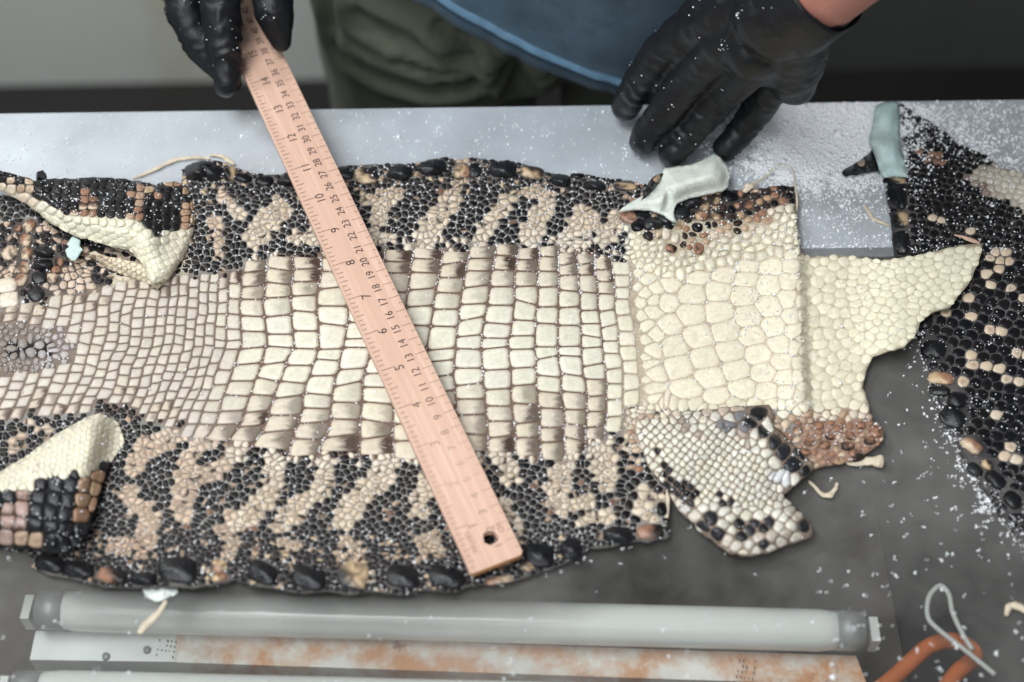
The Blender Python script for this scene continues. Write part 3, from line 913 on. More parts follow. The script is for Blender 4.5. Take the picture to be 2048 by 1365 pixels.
for (x, y, rx, ry, a, c, c2) in RIM:
    pl = ell(x, y, rx * 1.08, ry * 1.06, a, sq=3.4 if rx > 18 else 2.8)
    rimpoly.append(ell(x, y, rx + 3, ry + 3, a))
    ax = (math.cos(math.radians(a + 12)), math.sin(math.radians(a + 12)))
    big = rx > 18 and c == BLACK
    two = None if c2 is None else (c2, random.choice((-1, 1)) * 0.8, random.uniform(-1, 1))
    SC.append(mk(pl, flat(c, 0.5, edgecol=DARK if c != BLACK else None, two=two, seed=x, mott=0.8 if c in (OCHRE, RUST, TAN) else 0.0), 0.0013 if rx > 18 else 0.0012, 0.2, 0.0, 18 if rx > 14 else 14, 3 if rx > 14 else 2, 'scute',
                 keel(ax, 0.0034 if big else 0.0008, 0.85), c=(x, y)))
    for px_, py_ in pl[::2]: ghost.append((x + (px_ - x) * 0.8, y + (py_ - y) * 0.8))
    ghost.append((x, y))

def BELLYZONE(x, y):
    if x > 1603: return False
    j = min(NB - 2, max(0, int(np.searchsorted(XB[min(909, max(0, int(y) - 300))], x)) - 1))
    jt, jb = ROWJ[j] if x < 1262 else (0, 0)
    return top_lim(x) + jt + 1 < y < ROWEND.get(j, bot_lim(x) + jb) - 1



# seeds of the small flank scales, kept to the same rows
seeds, sinfo = [], []


def add_seed(x, y, kind):
    seeds.append((x, y)); sinfo.append(kind)


def rim_hit(x, y): return any(abs(x - r[0]) < r[2] + 6 and abs(y - r[1]) < r[3] + 6 and inpoly(x, y, q) for r, q in zip(RIM, rimpoly))


for j in range(NB - 1):
    xm = float(np.interp(690, YL, (B[j] + B[j + 1]) / 2))
    if xm < -110 or xm > 1290: continue
    for (ya, yb_, sgn) in ((310, 560, -1), (790, 1200, 1)):
        wd = float(np.interp(430 if sgn < 0 else 980, YL, B[j + 1] - B[j]))
        ns = max(1, int(round(wd / (20 if sgn < 0 else 23))))
        for a in range(ns):
            y = ya + random.uniform(0, 8) + (a % 2) * 7
            while y < yb_:
                u = j + (a + 0.5 + random.uniform(-0.2, 0.2)) / ns
                x = bx(u, y)
                sp = float(np.interp(y, [310, 360, 420, 520, 560, 790, 900, 1000, 1060, 1110, 1200], [10, 12, 13, 14, 14.5, 14.5, 15.5, 16, 14.5, 11, 10]))
                if inpoly(x, y, BODY) and not BELLYZONE(x, y) and not rim_hit(x, y) and not (x > 1250 and 430 < y < 560): add_seed(x + random.uniform(-1.6, 1.6), y, 'flank')
                y += sp * random.uniform(0.85, 1.18)
def dart(region, rad, tries, kind, bbox):
    """evenly scattered seeds; rad gives the spacing"""
    pts = []
    g = {}
    cs = 12.0
    for (x, y) in [s for s in seeds] + ghost:
        g.setdefault((int(x // cs), int(y // cs)), []).append((x, y, 0.0))
    cand = np.stack([RNG.uniform(bbox[0], bbox[2], tries), RNG.uniform(bbox[1], bbox[3], tries)], 1)
    cand = cand[inpoly(cand[:, 0], cand[:, 1], BODY)]
    for x, y in cand.tolist():
        r, asp = rad(x, y)
        ok = True
        ix, iy = int(x // cs), int(y // cs)
        for a in range(ix - 3, ix + 4):
            for b in range(iy - 3, iy + 4):
                for (qx, qy, _r) in g.get((a, b), ()):
                    if (x - qx) ** 2 + ((y - qy) * asp) ** 2 < r * r * (0.22 if _r == 0.0 else 1): ok = False; break
                if not ok: break
            if not ok: break
        if ok and region(x, y):
            g.setdefault((ix, iy), []).append((x, y, r)); add_seed(x, y, kind)


# small granules fill what is left of the rims
dart(lambda x, y: x < 1345 and not BELLYZONE(x, y) and not any(inpoly(x, y, q) for r, q in zip(RIM, rimpoly) if abs(x - r[0]) < r[2] + 5 and abs(y - r[1]) < r[3] + 5) and not (x > 1250 and 430 < y < 560),
     lambda x, y: ((10.5 if (y > 1060 or y < 385) else 15), 1.15), 30000, 'flank', (-60, 312, 1345, 1192))
def chest_left(y): return float(np.interp(y, YL, [1240, 1258, 1262, 1272, 1282, 1280, 1268, 1230])) + 3


for j in range(NB - 1):
    xm = float(np.interp(690, YL, (B[j] + B[j + 1]) / 2))
    if xm < 1310 or xm > 1601: continue
    y = 505 + random.uniform(0, 30)
    while y < 830:
        x = bx(j + 0.5, y) + random.uniform(-3.5, 3.5)
        if BELLYZONE(x, y) and x < 1599 and not rim_hit(x, y): add_seed(x, y, 'chest')
        y += random.uniform(33, 47) * (0.8 if y < 560 or x > 1560 else 1)
dart(lambda x, y: chest_left(y) - 3 < x < 1312 and BELLYZONE(x, y) and not rim_hit(x, y), lambda x, y: (float(np.interp(x, [1286, 1320, 1380, 1560, 1600], [20, 26, 44, 38, 26])), 1.2), 9000, 'chest', (1240, 480, 1602, 830))
# shoulder above the chest, arm pit, throat, jaw point, around the vent
dart(lambda x, y: x > 1252 and inpoly(x, y, BODY) and y < 560 and x < 1602 and not BELLYZONE(x, y) and not rim_hit(x, y), lambda x, y: ((14 if x > 1345 else 11), 1.1), 9000, 'shoulder', (1250, 365, 1604, 560))
dart(lambda x, y: x > 1603 and inpoly(x, y, BODY) and y > 500 and not rim_hit(x, y), lambda x, y: ((19.5, 1.15) if x < 1700 or y > 700 else (19, 1.75)) if y < 830 else (13, 1.2), 16000, 'throat', (1600, 485, 1970, 945))
dart(lambda x, y: 1262 < x < 1606 and inpoly(x, y, BODY) and y > bot_lim(x), lambda x, y: (16, 1.1), 4000, 'throat', (1260, 800, 1606, 940))
dart(lambda x, y: inpoly(x, y, [(10, 650), (120, 655), (150, 690), (130, 735), (40, 745), (-40, 730), (-40, 665)]) and not inpoly(x, y, [(14, 678), (60, 682), (102, 688), (102, 711), (18, 713)]), lambda x, y: (11.5 if x < 110 else 14, 1.1), 2500, 'vent', (-40, 640, 150, 750))

ghost += rim_ghosts(BODY, 5, 8)
S_ = np.array(seeds); G_ = np.array(ghost)
ALL = np.concatenate([S_, G_])
keep = np.zeros(len(ALL), bool); keep[:len(S_)] = True
cells = voronoi(ALL, keep, 1.25, 46, 26)
for i, poly in cells.items():
    x, y = S_[i]; kind = sinfo[i]
    c = np.array(poly).mean(0)
    if kind in ('flank',):
        lt = lightness(x, y)
        near = min(abs(y - top_lim(x)), abs(y - bot_lim(x)))
        pale = float(sm(60, 5, near))
        rim = float(max(sm(420, 365, y) if y < 600 else 0, sm(1040, 1100, y) if y > 600 else 0))
        if 250 < y < 560 and x < 300 and y > 440: lt = 1 if random.random() < 0.25 else lt
        if lt:
            col = mix(TAN, BONE, 0.45 + 0.5 * pale + random.uniform(-0.25, 0.2))
            col = mix(col, (0.42, 0.27, 0.17), 0.4 * rim)
            if x < 460: col = mix(col, (0.50, 0.33, 0.24), 0.45)
            q = random.uniform(0.82, 1.1); col = tuple(k * q for k in col)
            two = (DARK, random.uniform(-1, 1), random.uniform(-1, 1)) if random.random() < 0.14 else None
            fn = flat(col, 0.42, 0.75 if random.random() < (0.3 + 0.3 * rim) and pale < 0.5 else 0, two=two, seed=x)
        else:
            r = random.random()
            if r < 0.015: col, two = mix(BROWN, RUST, random.random() * 0.5), None
            elif r < 0.08: col, two = BLACK, (mix(TAN, RUST, 0.4), random.uniform(-1, 1), random.uniform(-1, 1))
            elif rim > 0.6 and r < 0.20: col, two = mix(TAN, OCHRE, random.random()), (DARK, random.uniform(-1, 1), random.uniform(-1, 1))
            else: col, two = mix(BLACK, DARK, random.random() * 0.5), None
            if pale > 0.75 and r < 0.35 and x > 460: col, two = BONE, (BROWN, 1, 0)
            fn = flat(col, 0.0, 0, two=two, seed=x)
        SC.append(mk(poly, fn, 0.0006, random.uniform(0.2, 0.8), 0.22, 12, 1, 'scale', c=c))
    elif kind == 'chest':
        qq = random.uniform(0.96, 1.03); col = tuple(q * qq for q in (0.745, 0.680, 0.525))
        SC.append(mk(poly, flat(col, 0.62, edgecol=mix((0.36, 0.25, 0.17), (0.60, 0.50, 0.36), float(sm(1310, 1440, x))), seed=x), 0.00045, 0.35, 0.20, 18, 3, 'chest_scale', c=c))
    elif kind == 'shoulder':
        t = float(sm(405, 505, y - (x - 1500) * -0.30 + 14 * n2(x, y, 0.03, 9.0)))
        if x < 1345 and y > 455: t = 1
        if x > 1540: t = max(t, float(sm(395, 440, y)))
        if t > 0.62: col = mix(BONE, CREAM, float(sm(0.6, 1, t)))
        elif t > 0.25: col = random.choice((RUST, mix(RUST, TAN, 0.6), mix(TAN, BONE, 0.5), BONE if t > 0.45 else DARK))
        else: col = random.choice((BLACK, BLACK, DARK, DARK, RUST, mix(RUST, TAN, 0.5), mix(OCHRE, RUST, 0.5)))
        q = random.uniform(0.85, 1.1); col = tuple(k * q for k in col)
        SC.append(mk(poly, flat(col, 0.35 if x > 1345 else 0.25, 0.6 if random.random() < 0.3 and t < 0.7 else 0, seed=x), 0.0013 if x > 1345 else 0.0008, 0.7, 0.4, 10, 1, 'scale', c=c))
    elif kind == 'throat':
        t = float(sm(812, 862, y + 10 * n2(x, y, 0.03, 4.0)))
        col = mix((0.725, 0.665, 0.51), (0.745, 0.70, 0.535), float(sm(1640, 1760, x) * sm(760, 700, y)))
        if t > 0.3: col = random.choice((mix(RUST, BONE, 0.75 - 0.6 * t), mix(RUST, TAN, 0.5), mix(BONE, TAN, t), RUST if t > 0.6 else BONE))
        q = random.uniform(0.93, 1.05); col = tuple(k * q for k in col)
        SC.append(mk(poly, flat(col, 0.30, edgecol=mix(col, (0.40, 0.30, 0.17), 0.6), seed=x), (0.00038 if x < 1690 else 0.00025) if t < 0.3 else 0.0012, 0.25, 0.22, 10, 1, 'scale', c=c))
    else:
        col = mix((0.27, 0.235, 0.21), (0.47, 0.43, 0.42), float(sm(40, 120, x)) * random.uniform(0.5, 1))
        SC.append(mk(poly, flat(col, 0.6, seed=x), 0.0008, 0.9, 0.55, 10, 1, 'scale', c=c))
build_scales(SC, body_h, hide, 300)

# thin pale rag of cut skin along the free edges
def scrap(name, px, w, z, mt, label, cat='scrap', group=None, flat_=0.45, seed=0.0, zs=None):
    pth = smooth_path([(*p, ) for p in px], 5)
    n = len(pth)
    pts, rad = [], []
    for i, p in enumerate(pth):
        t = i / (n - 1)
        ww = float(np.interp(t, np.linspace(0, 1, len(w)), w))
        zz = z if zs is None else float(np.interp(t, np.linspace(0, 1, len(zs)), zs))
        rad.append(ww * (1 + 0.30 * n2(p[0], p[1], 0.11, seed)))
        pts.append(P(p[0], p[1], zz + rad[-1] * 0.000254 * flat_ * 0.8))
    v, f = tube_mesh(pts, [r * 0.000254 for r in rad], 12, True, flat_)
    for k in range(len(v)):
        q = mnoise.noise(v[k] * 220 + Vector((seed, 0, 0))); q2 = mnoise.noise(v[k] * 520 + Vector((0, seed, 0)))
        c = Vector(pts[min(k // 12, n - 1)])
        v[k] = c + (v[k] - c) * (1 + 0.45 * q + 0.38 * q2 + 0.25 * mnoise.noise(v[k] * 1100))
    o = link(name, meshof(name, v, f), mt)
    s = o.modifiers.new('smooth', 'SUBSURF'); s.levels = s.render_levels = 1
    return tag(o, label, cat, group) if label else o


# ------------------------------------------------------------------ legs: flaps of the same hide
def lattice(poly, ang_, sx, sy, jit=0.12, brick=0.0):
    xs = [p[0] for p in poly]; ys = [p[1] for p in poly]
    cx, cy = (min(xs) + max(xs)) / 2, (min(ys) + max(ys)) / 2
    R = max(max(xs) - min(xs), max(ys) - min(ys))
    ca, sa = math.cos(ang_), math.sin(ang_)
    o = []
    for j in range(int(-R / sy), int(R / sy) + 1):
        for i in range(int(-R / sx), int(R / sx) + 1):
            a = (i + (brick if j % 2 else 0) + random.uniform(-jit, jit)) * sx; b = (j + random.uniform(-jit, jit)) * sy
            o.append((cx + a * ca - b * sa, cy + a * sa + b * ca))
    return o


def clamp_to(pl, poly):
    o = []
    for x, y in pl:
        if not inpoly(x, y, poly):
            best = None
            for i in range(len(poly)):
                (x1, y1), (x2, y2) = poly[i], poly[(i + 1) % len(poly)]
                L = (x2 - x1) ** 2 + (y2 - y1) ** 2 + 1e-9
                t = min(1, max(0, ((x - x1) * (x2 - x1) + (y - y1) * (y2 - y1)) / L))
                qx, qy = x1 + t * (x2 - x1), y1 + t * (y2 - y1)
                d = (x - qx) ** 2 + (y - qy) ** 2
                if best is None or d < best[0]: best = (d, qx, qy)
            x, y = best[1], best[2]
        o.append((x, y))
    return o


def flap(name, poly, hfun, skincol, parent, pts, colf, H, gap, rnd, ys=1.0, n=10, th=0.002, limit=90, one='scute', step=9, Hf=None):
    o = sheet_px(name, poly, hfun, skincol, M['skin'], parent, step=step, th=th, jit=2.6, seed=4.0)
    pts = np.array(list(pts))
    kp = inpoly(pts[:, 0], pts[:, 1], poly)
    pts = pts[kp]
    gh = np.array(rim_ghosts(poly, 13, 8))
    kp = np.concatenate([np.ones(len(pts), bool), np.zeros(len(gh), bool)])
    pts = np.concatenate([pts, gh])
    ce = voronoi(pts, kp, ys, 40)
    L = []
    for i, pl in ce.items():
        pl = clamp_to(pl, poly)
        c = np.array(pl).mean(0)
        fn = colf(c[0], c[1])
        L.append(mk(pl, fn, Hf(c[0], c[1]) if Hf else H, gap, rnd, n, 2, one, c=c))
    build_scales(L, hfun, o, limit)
    return o


HB = [(-60, 318), (0, 341), (35, 350), (68, 362), (110, 358), (150, 357), (205, 355), (250, 358), (280, 368), (300, 374), (326, 366), (350, 362), (372, 372), (388, 400), (392, 440), (384, 480), (366, 520), (334, 562), (304, 566), (284, 530), (262, 502),
      (225, 494), (190, 484), (160, 475), (135, 467), (110, 452), (85, 433), (62, 416), (40, 403), (12, 388), (-30, 366), (-60, 350)]
HB_low = [(-60, 350), (-30, 366), (12, 388), (40, 403), (62, 416), (85, 433), (110, 452), (135, 467), (160, 475), (190, 484), (225, 494), (262, 502), (284, 530)]


def hb_h(x, y):
    d = dseg(x, y, HB_low)
    ed = dseg(x, y, HB + [HB[0]])
    taper = sm(390, 240, x)
    lift = sm(0, 38, d)
    return 0.0075 + 0.001 * sm(0, 10, ed) + taper * (0.0055 + 0.008 * lift * sm(140, 60, d)) - 0.0026 * (1 - taper) * (1 - sm(0, 14, ed)) + 0.0035 * np.exp(-((np.asarray(x) - 300) / 22.0) ** 2 - ((np.asarray(y) - 480) / 30.0) ** 2)


def line_b(x): return float(np.interp(x, [0, 60, 90, 125, 150, 200, 240, 262, 275, 290, 315, 340, 360, 392], [372, 386, 404, 422, 428, 430, 432, 432, 440, 452, 474, 462, 456, 450]))


def hb_col(x, y):
    lb = line_b(x)
    if y > lb:
        c = mix((0.72, 0.67, 0.50), (0.74, 0.70, 0.56), random.random())
        if x < 80: c = mix(TAN, BONE, 0.4)
        if x > 340: c = mix(c, (0.62, 0.53, 0.42), 0.6)
        return flat(c, 0.25 if y < lb + 24 else 0.07, seed=x)
    if (168 < x < 192 and 362 < y < 430 and random.random() < 0.75): return flat(mix(RUST, BROWN, random.random() * 0.8), 0.2, seed=x)
    if (262 < x < 290 and 374 < y < 436): return flat(mix(RUST, TAN, random.random() * 0.5), 0.3, two=(BROWN, 0.5, 1) if random.random() < 0.4 else None, seed=x)
    if 12 < x < 62 and y > 362: return flat(mix(TAN, RUST, random.random() * 0.4), 0.5, 0.5, seed=x)
    if (x > 285 and y < 395 and random.random() < 0.45) or (x > 366 and y > 410): return flat(mix(OCHRE, RUST, random.random()), 0.5, 0.5, seed=x)
    if 148 < x < 190 and y > 405: return flat(BROWN, 0, two=(TAN, 0, 1), seed=x)
    return flat(mix(BLACK, DARK, random.random() * 0.25), 0.0, seed=x)


def hb_skin(x, y):
    return (0.66, 0.60, 0.46) if y > line_b(x) + 3 else mix((0.018, 0.016, 0.015), (0.12, 0.10, 0.09), max(0, n2(x, y, 0.08, 1)))


up = [p for p in lattice(HB, 0.06, 18.5, 14.5, 0.13, 0.0) if p[1] < line_b(p[0]) + 2]
lo = [(x, y) for (x, y) in lattice(HB, 0.36, 19, 9.5, 0.12, 0.5) if y > line_b(x) + 26]
mid_ = [(x, line_b(x) + 12 + random.uniform(-1, 1)) for x in np.arange(50, 395, 17.5)]
legB = flap('hind_leg_skin', HB, hb_h, hb_skin, hide, up + mid_ + lo, hb_col, 0.0010, 0.35, 0.2, 1.2, Hf=lambda x, y: 0.0008 if y < line_b(x) + 26 else 0.00025)
HB2 = [(160, 508), (178, 506), (205, 511), (240, 517), (285, 530), (318, 545), (338, 562), (318, 574), (292, 568), (268, 558), (240, 549), (218, 538), (192, 520), (172, 513)]


def hb2_h(x, y):
    d = dseg(x, y, [(160, 500), (172, 513), (192, 520), (218, 538), (240, 549), (268, 558), (292, 568)])
    return 0.0062 + 0.0050 * sm(0, 16, d) * sm(338, 296, x)


flap('hind_leg_fold', HB2, hb2_h, lambda x, y: (0.6, 0.52, 0.38), hide, lattice(HB2, 0.5, 11, 9, 0.2, 0.5),
     lambda x, y: flat(mix(mix(BROWN, TAN, float(sm(170, 215, x + 12 * n2(x, y, .08)))), (0.70, 0.61, 0.46), float(sm(205, 245, x + 8 * n2(x, y, .1)))), 0.25, seed=x), 0.0006, 0.6, 0.4, 1.0, limit=0)

HCL = [(-90, 985), (-40, 962), (0, 944), (50, 914), (110, 870), (170, 836), (202, 826), (238, 846), (250, 884), (228, 918), (212, 950), (196, 1000), (182, 1052), (158, 1092), (124, 1108), (60, 1098), (0, 1094), (-90, 1090)]


def line_c(x): return float(np.interp(x, [-90, 0, 60, 75, 105, 140, 170, 205, 230, 250], [990, 980, 975, 955, 948, 952, 946, 934, 912, 890]))


def hc_h(x, y):
    ed = dseg(x, y, [(250, 884), (228, 918), (212, 950), (196, 1000), (182, 1052), (158, 1092), (124, 1108), (60, 1098), (0, 1094), (-90, 1090)])
    ed2 = dseg(x, y, [(-90, 985), (-40, 962), (0, 944), (50, 914), (110, 870), (170, 836), (202, 826), (238, 846)])
    return 0.0070 + 0.0105 * sm(0, 56, ed) * sm(252, 175, x) + 0.0045 * sm(0, 22, ed2) * sm(235, 170, x) - 0.002 * sm(180, 250, x)


def hc_col(x, y):
    if y < line_c(x):
        return flat(mix((0.73, 0.67, 0.50), (0.72, 0.65, 0.52), random.random()), 0.05 if y < line_c(x) - 22 else 0.3, seed=x)
    if (8 < x < 52 and 975 < y < 1078 and random.random() < 0.9): return flat(mix((0.40, 0.30, 0.27), RUST, random.random() * 0.5), 0.3, two=(BROWN, 0, 1) if random.random() < .3 else None, seed=x)
    if 158 < x < 205 and 940 < y < 1056: return flat(mix(RUST, OCHRE, random.random() * 0.6), 0.4, seed=x)
    if 28 < x < 88 and y > 1062: return flat(mix(TAN, RUST, 0.4), 0.5, 0.5, seed=x)
    return flat(mix(BLACK, (0.02, 0.021, 0.027), random.random()), 0.0, seed=x)


def hc_skin(x, y): return (0.66, 0.60, 0.47) if y < line_c(x) else (0.012, 0.011, 0.011)


up = [p for p in lattice(HCL, -0.45, 13, 10, 0.12, 0.5) if p[1] < line_c(p[0]) - 4]
lo = [p for p in lattice(HCL, 0.10, 29, 28, 0.14, 0.0) if p[1] > line_c(p[0]) + 10]
flap('hind_leg_skin', HCL, hc_h, hc_skin, hide, up + lo, hc_col, 0.0014, 0.15, 0.10, 1.0, n=16, Hf=lambda x, y: 0.0014 if y > line_c(x) else 0.00025)

HE = [(1272, 842), (1296, 838), (1322, 836), (1371, 830), (1405, 820), (1443, 815), (1482, 813), (1511, 811), (1538, 809), (1546, 818), (1548, 834), (1541, 848), (1562, 862), (1586, 886), (1605, 907), (1628, 926), (1623, 945),
      (1605, 957), (1590, 972), (1571, 986), (1557, 983), (1571, 996), (1593, 1014), (1606, 1032), (1627, 1056), (1625, 1072), (1600, 1080), (1569, 1092), (1535, 1107), (1492, 1111), (1455, 1104), (1429, 1085), (1395, 1061),
      (1380, 1041), (1356, 1020), (1339, 990), (1328, 972), (1298, 935), (1286, 899), (1272, 868)]
HEe = HE + [HE[0]]


def he_h(x, y):
    ed = dseg(x, y, HEe)
    t = sm(1280, 1340, x)
    bl = sm(1400, 1290, x) * sm(975, 900, y)
    return (0.0064 - 0.0012 * bl) + t * (0.0040 * sm(0, 30, ed) + 0.0020 * np.exp(-((np.asarray(y) - 870) / 40.0) ** 2)) + 0.0015 * np.sin(np.asarray(x) / 23.0 + np.asarray(y) / 31.0) * sm(0, 20, ed)


HEB = [[(1484, 808), (1552, 806), (1552, 846), (1540, 850), (1440, 864), (1436, 846), (1470, 836)], [(1535, 853), (1627, 922), (1606, 957), (1576, 950), (1552, 918), (1532, 892), (1516, 868)], [(1395, 1024), (1443, 1018), (1440, 1073), (1400, 1064)],
       [(1431, 990), (1467, 990), (1470, 1010), (1436, 1008)], [(1467, 1030), (1520, 1026), (1552, 1034), (1540, 1060), (1510, 1085), (1478, 1078)], [(1583, 1036), (1630, 1050), (1628, 1074), (1592, 1074)], [(1514, 1088), (1540, 1088), (1538, 1104), (1514, 1104)],
       [(1328, 955), (1350, 950), (1395, 985), (1392, 1012), (1366, 1008), (1336, 984)], [(1302, 900), (1330, 895), (1345, 945), (1330, 965)]]


def he_col(x, y):
    for k, q in enumerate(HEB):
        if inpoly(x, y, q):
            if k == 8 and random.random() < 0.5: break
            if k in (4, 3) and random.random() < 0.25: break
            if k == 0 and x < 1486 and random.random() < 0.6: return flat((0.20, 0.20, 0.21), 0.4, seed=x)
            return flat(mix(BLACK, (0.022, 0.023, 0.028), random.random()), 0, seed=x)
    if inpoly(x, y, [(1538, 930), (1575, 950), (1574, 970), (1560, 972), (1540, 952)]): return flat((0.70, 0.71, 0.70), 0.2, seed=x)
    d = float(dseg(x, y, HEe))
    c = mix((0.70, 0.65, 0.52), (0.72, 0.69, 0.61), random.random())
    if y > 1060 or (d < 16 and y > 985): c = mix((0.55, 0.48, 0.37), (0.58, 0.54, 0.48), random.random())
    if 1484 < x < 1540 and 855 < y < 900 and random.random() < 0.5: c = mix(c, (0.30, 0.20, 0.16), 0.6)
    if 1360 < x < 1400 and 840 < y < 870 and random.random() < 0.6: c = mix(c, (0.22, 0.15, 0.13), 0.7)
    if d < 14 and 1400 < x < 1490 and y < 830: c = mix(c, (0.42, 0.24, 0.17), 0.5)
    q = random.uniform(0.9, 1.05)
    return flat(tuple(k * q for k in c), 0.30, 0.4 if y > 1040 and random.random() < .4 else 0, edgecol=(0.22, 0.15, 0.10), seed=x)


def warp(p):
    x, y = p
    return (x + 0.00045 * (y - 960) * (y - 960) - 4, y - 0.0006 * (x - 1450) * (x - 1450) + 8)


fine = [q for q in (warp(p) for p in lattice([(1180, 720), (1720, 1180)], 0.62, 13.5, 13.5, 0.20, 0.0))]
big_ = lattice([(1180, 720), (1720, 1180)], 0.66, 21, 20, 0.22, 0.0)


def coarse_zone(x, y): return y > 1012 or (y < 850 and x > 1395) or (x - 1440) * 0.62 - (y - 860) * 0.5 > 20


def toe_zone(x, y): return any(inpoly(x, y, HEB[k]) for k in (0, 1, 2, 5))


legE = flap('fore_leg_skin', HE, he_h, lambda x, y: mix((0.33, 0.25, 0.18), (0.16, 0.12, 0.1), 0.5 + 0.5 * n2(x, y, 0.05, 3)), hide,
            [p for p in fine if not coarse_zone(*p)] + [p for p in big_ if coarse_zone(*p) and not toe_zone(*p)] + [p for p in lattice([(1180, 720), (1720, 1180)], 0.70, 30, 27, 0.10, 0.0) if toe_zone(*p)], he_col, 0.0011, 0.45, 0.22, 1.0, n=12, limit=150)

# the folded fore leg, flesh side out
HD = [(1239, 421), (1259, 406), (1294, 388), (1314, 367), (1329, 337), (1357, 333), (1386, 329), (1401, 322), (1416, 313), (1428, 307), (1442, 316), (1455, 333), (1461, 350), (1456, 374), (1445, 383), (1425, 386), (1396, 392), (1369, 400), (1354, 407),
      (1347, 424), (1353, 445), (1342, 440), (1329, 428), (1298, 420), (1267, 419)]


def hd_h(x, y):
    x = np.asarray(x, float); y = np.asarray(y, float)
    ed = dseg(x, y, HD + [HD[0]])
    ax = dseg(x, y, [(1345, 385), (1390, 362), (1440, 348)])
    roll = np.exp(-(ax / 30.0) ** 2)
    val = np.exp(-(dseg(x, y, [(1333, 420), (1338, 384)]) / 7.0) ** 2)
    return 0.0100 + 0.0075 * roll * sm(0, 42, ed) + 0.0035 * sm(0, 22, ed) - 0.005 * val + 0.0002 * np.sin(x / 5.0 + 2 * np.sin(y / 9.0)) * sm(4, 20, ed)


o = sheet_px('fore_leg_flesh', HD, hd_h, None, M['flesh'], hide, step=4.5, th=0.0022, jit=1.0, seed=6.0)
HDb = [(1283, 402), (1292, 375), (1302, 358), (1318, 348), (1326, 346), (1320, 362), (1308, 380), (1294, 393)]
flap('fore_leg_skin', HDb, lambda x, y: 0.011 + 0.004 * sm(0, 10, dseg(x, y, HDb + [HDb[0]])), lambda x, y: (0.03, 0.025, 0.022), hide, lattice(HDb, -0.9, 19, 15, 0.1), lambda x, y: flat(BLACK if x < 1312 else mix(OCHRE, BROWN, 0.4), 0.2, seed=x), 0.0012, 0.8, 0.3, limit=12)

# ------------------------------------------------------------------ the second hide, on the right
HR = [(1797, 206), (1830, 226), (1862, 246), (1893, 266), (1915, 288), (1945, 300), (1975, 315), (2000, 336), (2048, 345), (2120, 352), (2300, 380), (2300, 1240), (2150, 1180), (2090, 1120), (2048, 1078), (2010, 1046), (1992, 1018), (1972, 986), (1955, 960), (1940, 934), (1918, 902), (1908, 872),
      (1890, 830), (1874, 786), (1860, 742), (1846, 700), (1828, 655), (1805, 590), (1788, 520), (1785, 470), (1778, 424), (1770, 356), (1790, 330), (1800, 260)]


def hr_h(x, y):
    x = np.asarray(x, float); y = np.asarray(y, float)
    ed = dseg(x, y, HR + [HR[0]])
    return 0.0024 + 0.0025 * sm(0, 30, ed) + 0.003 * np.exp(-((x - 1870) / 60) ** 2 - ((y - 330) / 60) ** 2) + 0.0010 * np.sin(x / 45.0 + y / 83.0)


SPOT = [(1951, 560), (1964, 562), (1979, 575), (1999, 582), (2024, 580), (2043, 592), (1989, 515), (2009, 522), (2024, 510), (2012, 500), (1939, 600), (1892, 622), (1897, 637), (1941, 632), (1945, 649), (1964, 664), (1979, 662), (1994, 659), (2001, 677), (2016, 674), (2031, 652), (2043, 669), (2019, 692), (2031, 692),
        (2043, 709), (1936, 709), (1959, 719), (1971, 736), (1944, 734), (1934, 761), (1921, 739), (1994, 739), (2009, 741), (2004, 756), (2019, 756), (2036, 759), (1996, 836), (2021, 831), (2029, 843), (2041, 826), (2001, 886), (2031, 896), (2009, 906), (2029, 913), (2043, 911), (1976, 926), (1939, 461), (1955, 466),
        (1985, 505), (2005, 535), (1972, 545), (1990, 548), (2030, 545), (1880, 540), (1862, 430), (1876, 436)]
RSC = [(1794, 385, 22, 26, -8, BLACK, None), (1790, 362, 24, 8, 5, BLACK, OCHRE), (1802, 402, 13, 19, -6, BLACK, None), (1800, 440, 20, 16, -4, BLACK, OCHRE), (1803, 486, 20, 27, -4, BLACK, None), (1882, 757, 27, 14, 4, OCHRE, RUST), (1944, 892, 24, 14, 30, TAN, RUST), (1905, 836, 30, 20, 30, BLACK, None), (1975, 930, 13, 11, 20, OCHRE, DARK),
       (1868, 700, 26, 20, 0, BLACK, None), (1846, 640, 22, 22, 0, BLACK, None), (1990, 960, 26, 16, 40, BLACK, None), (1950, 940, 20, 12, 40, BLACK, None), (2025, 1000, 22, 16, 40, BLACK, None), (1915, 800, 22, 16, 10, BLACK, None), (1880, 782, 22, 12, 10, BLACK, None)]
hide2 = thing('alligator_hide', tuple(P(2000, 700, 0)), 'mostly black alligator hide at the right edge, under the pale pointed flap', 'hide', 'alligator hides on the table')


def hr_zone(x, y):
    """0 dark back, 1 pale belly side at the top right"""
    return float(sm(0.0, 1.0, ((x - 1905) / 95.0 - abs(y - 352 - (x - 1950) * 0.12) / 62.0) + 0.25 * n2(x, y, 0.03, 8)))


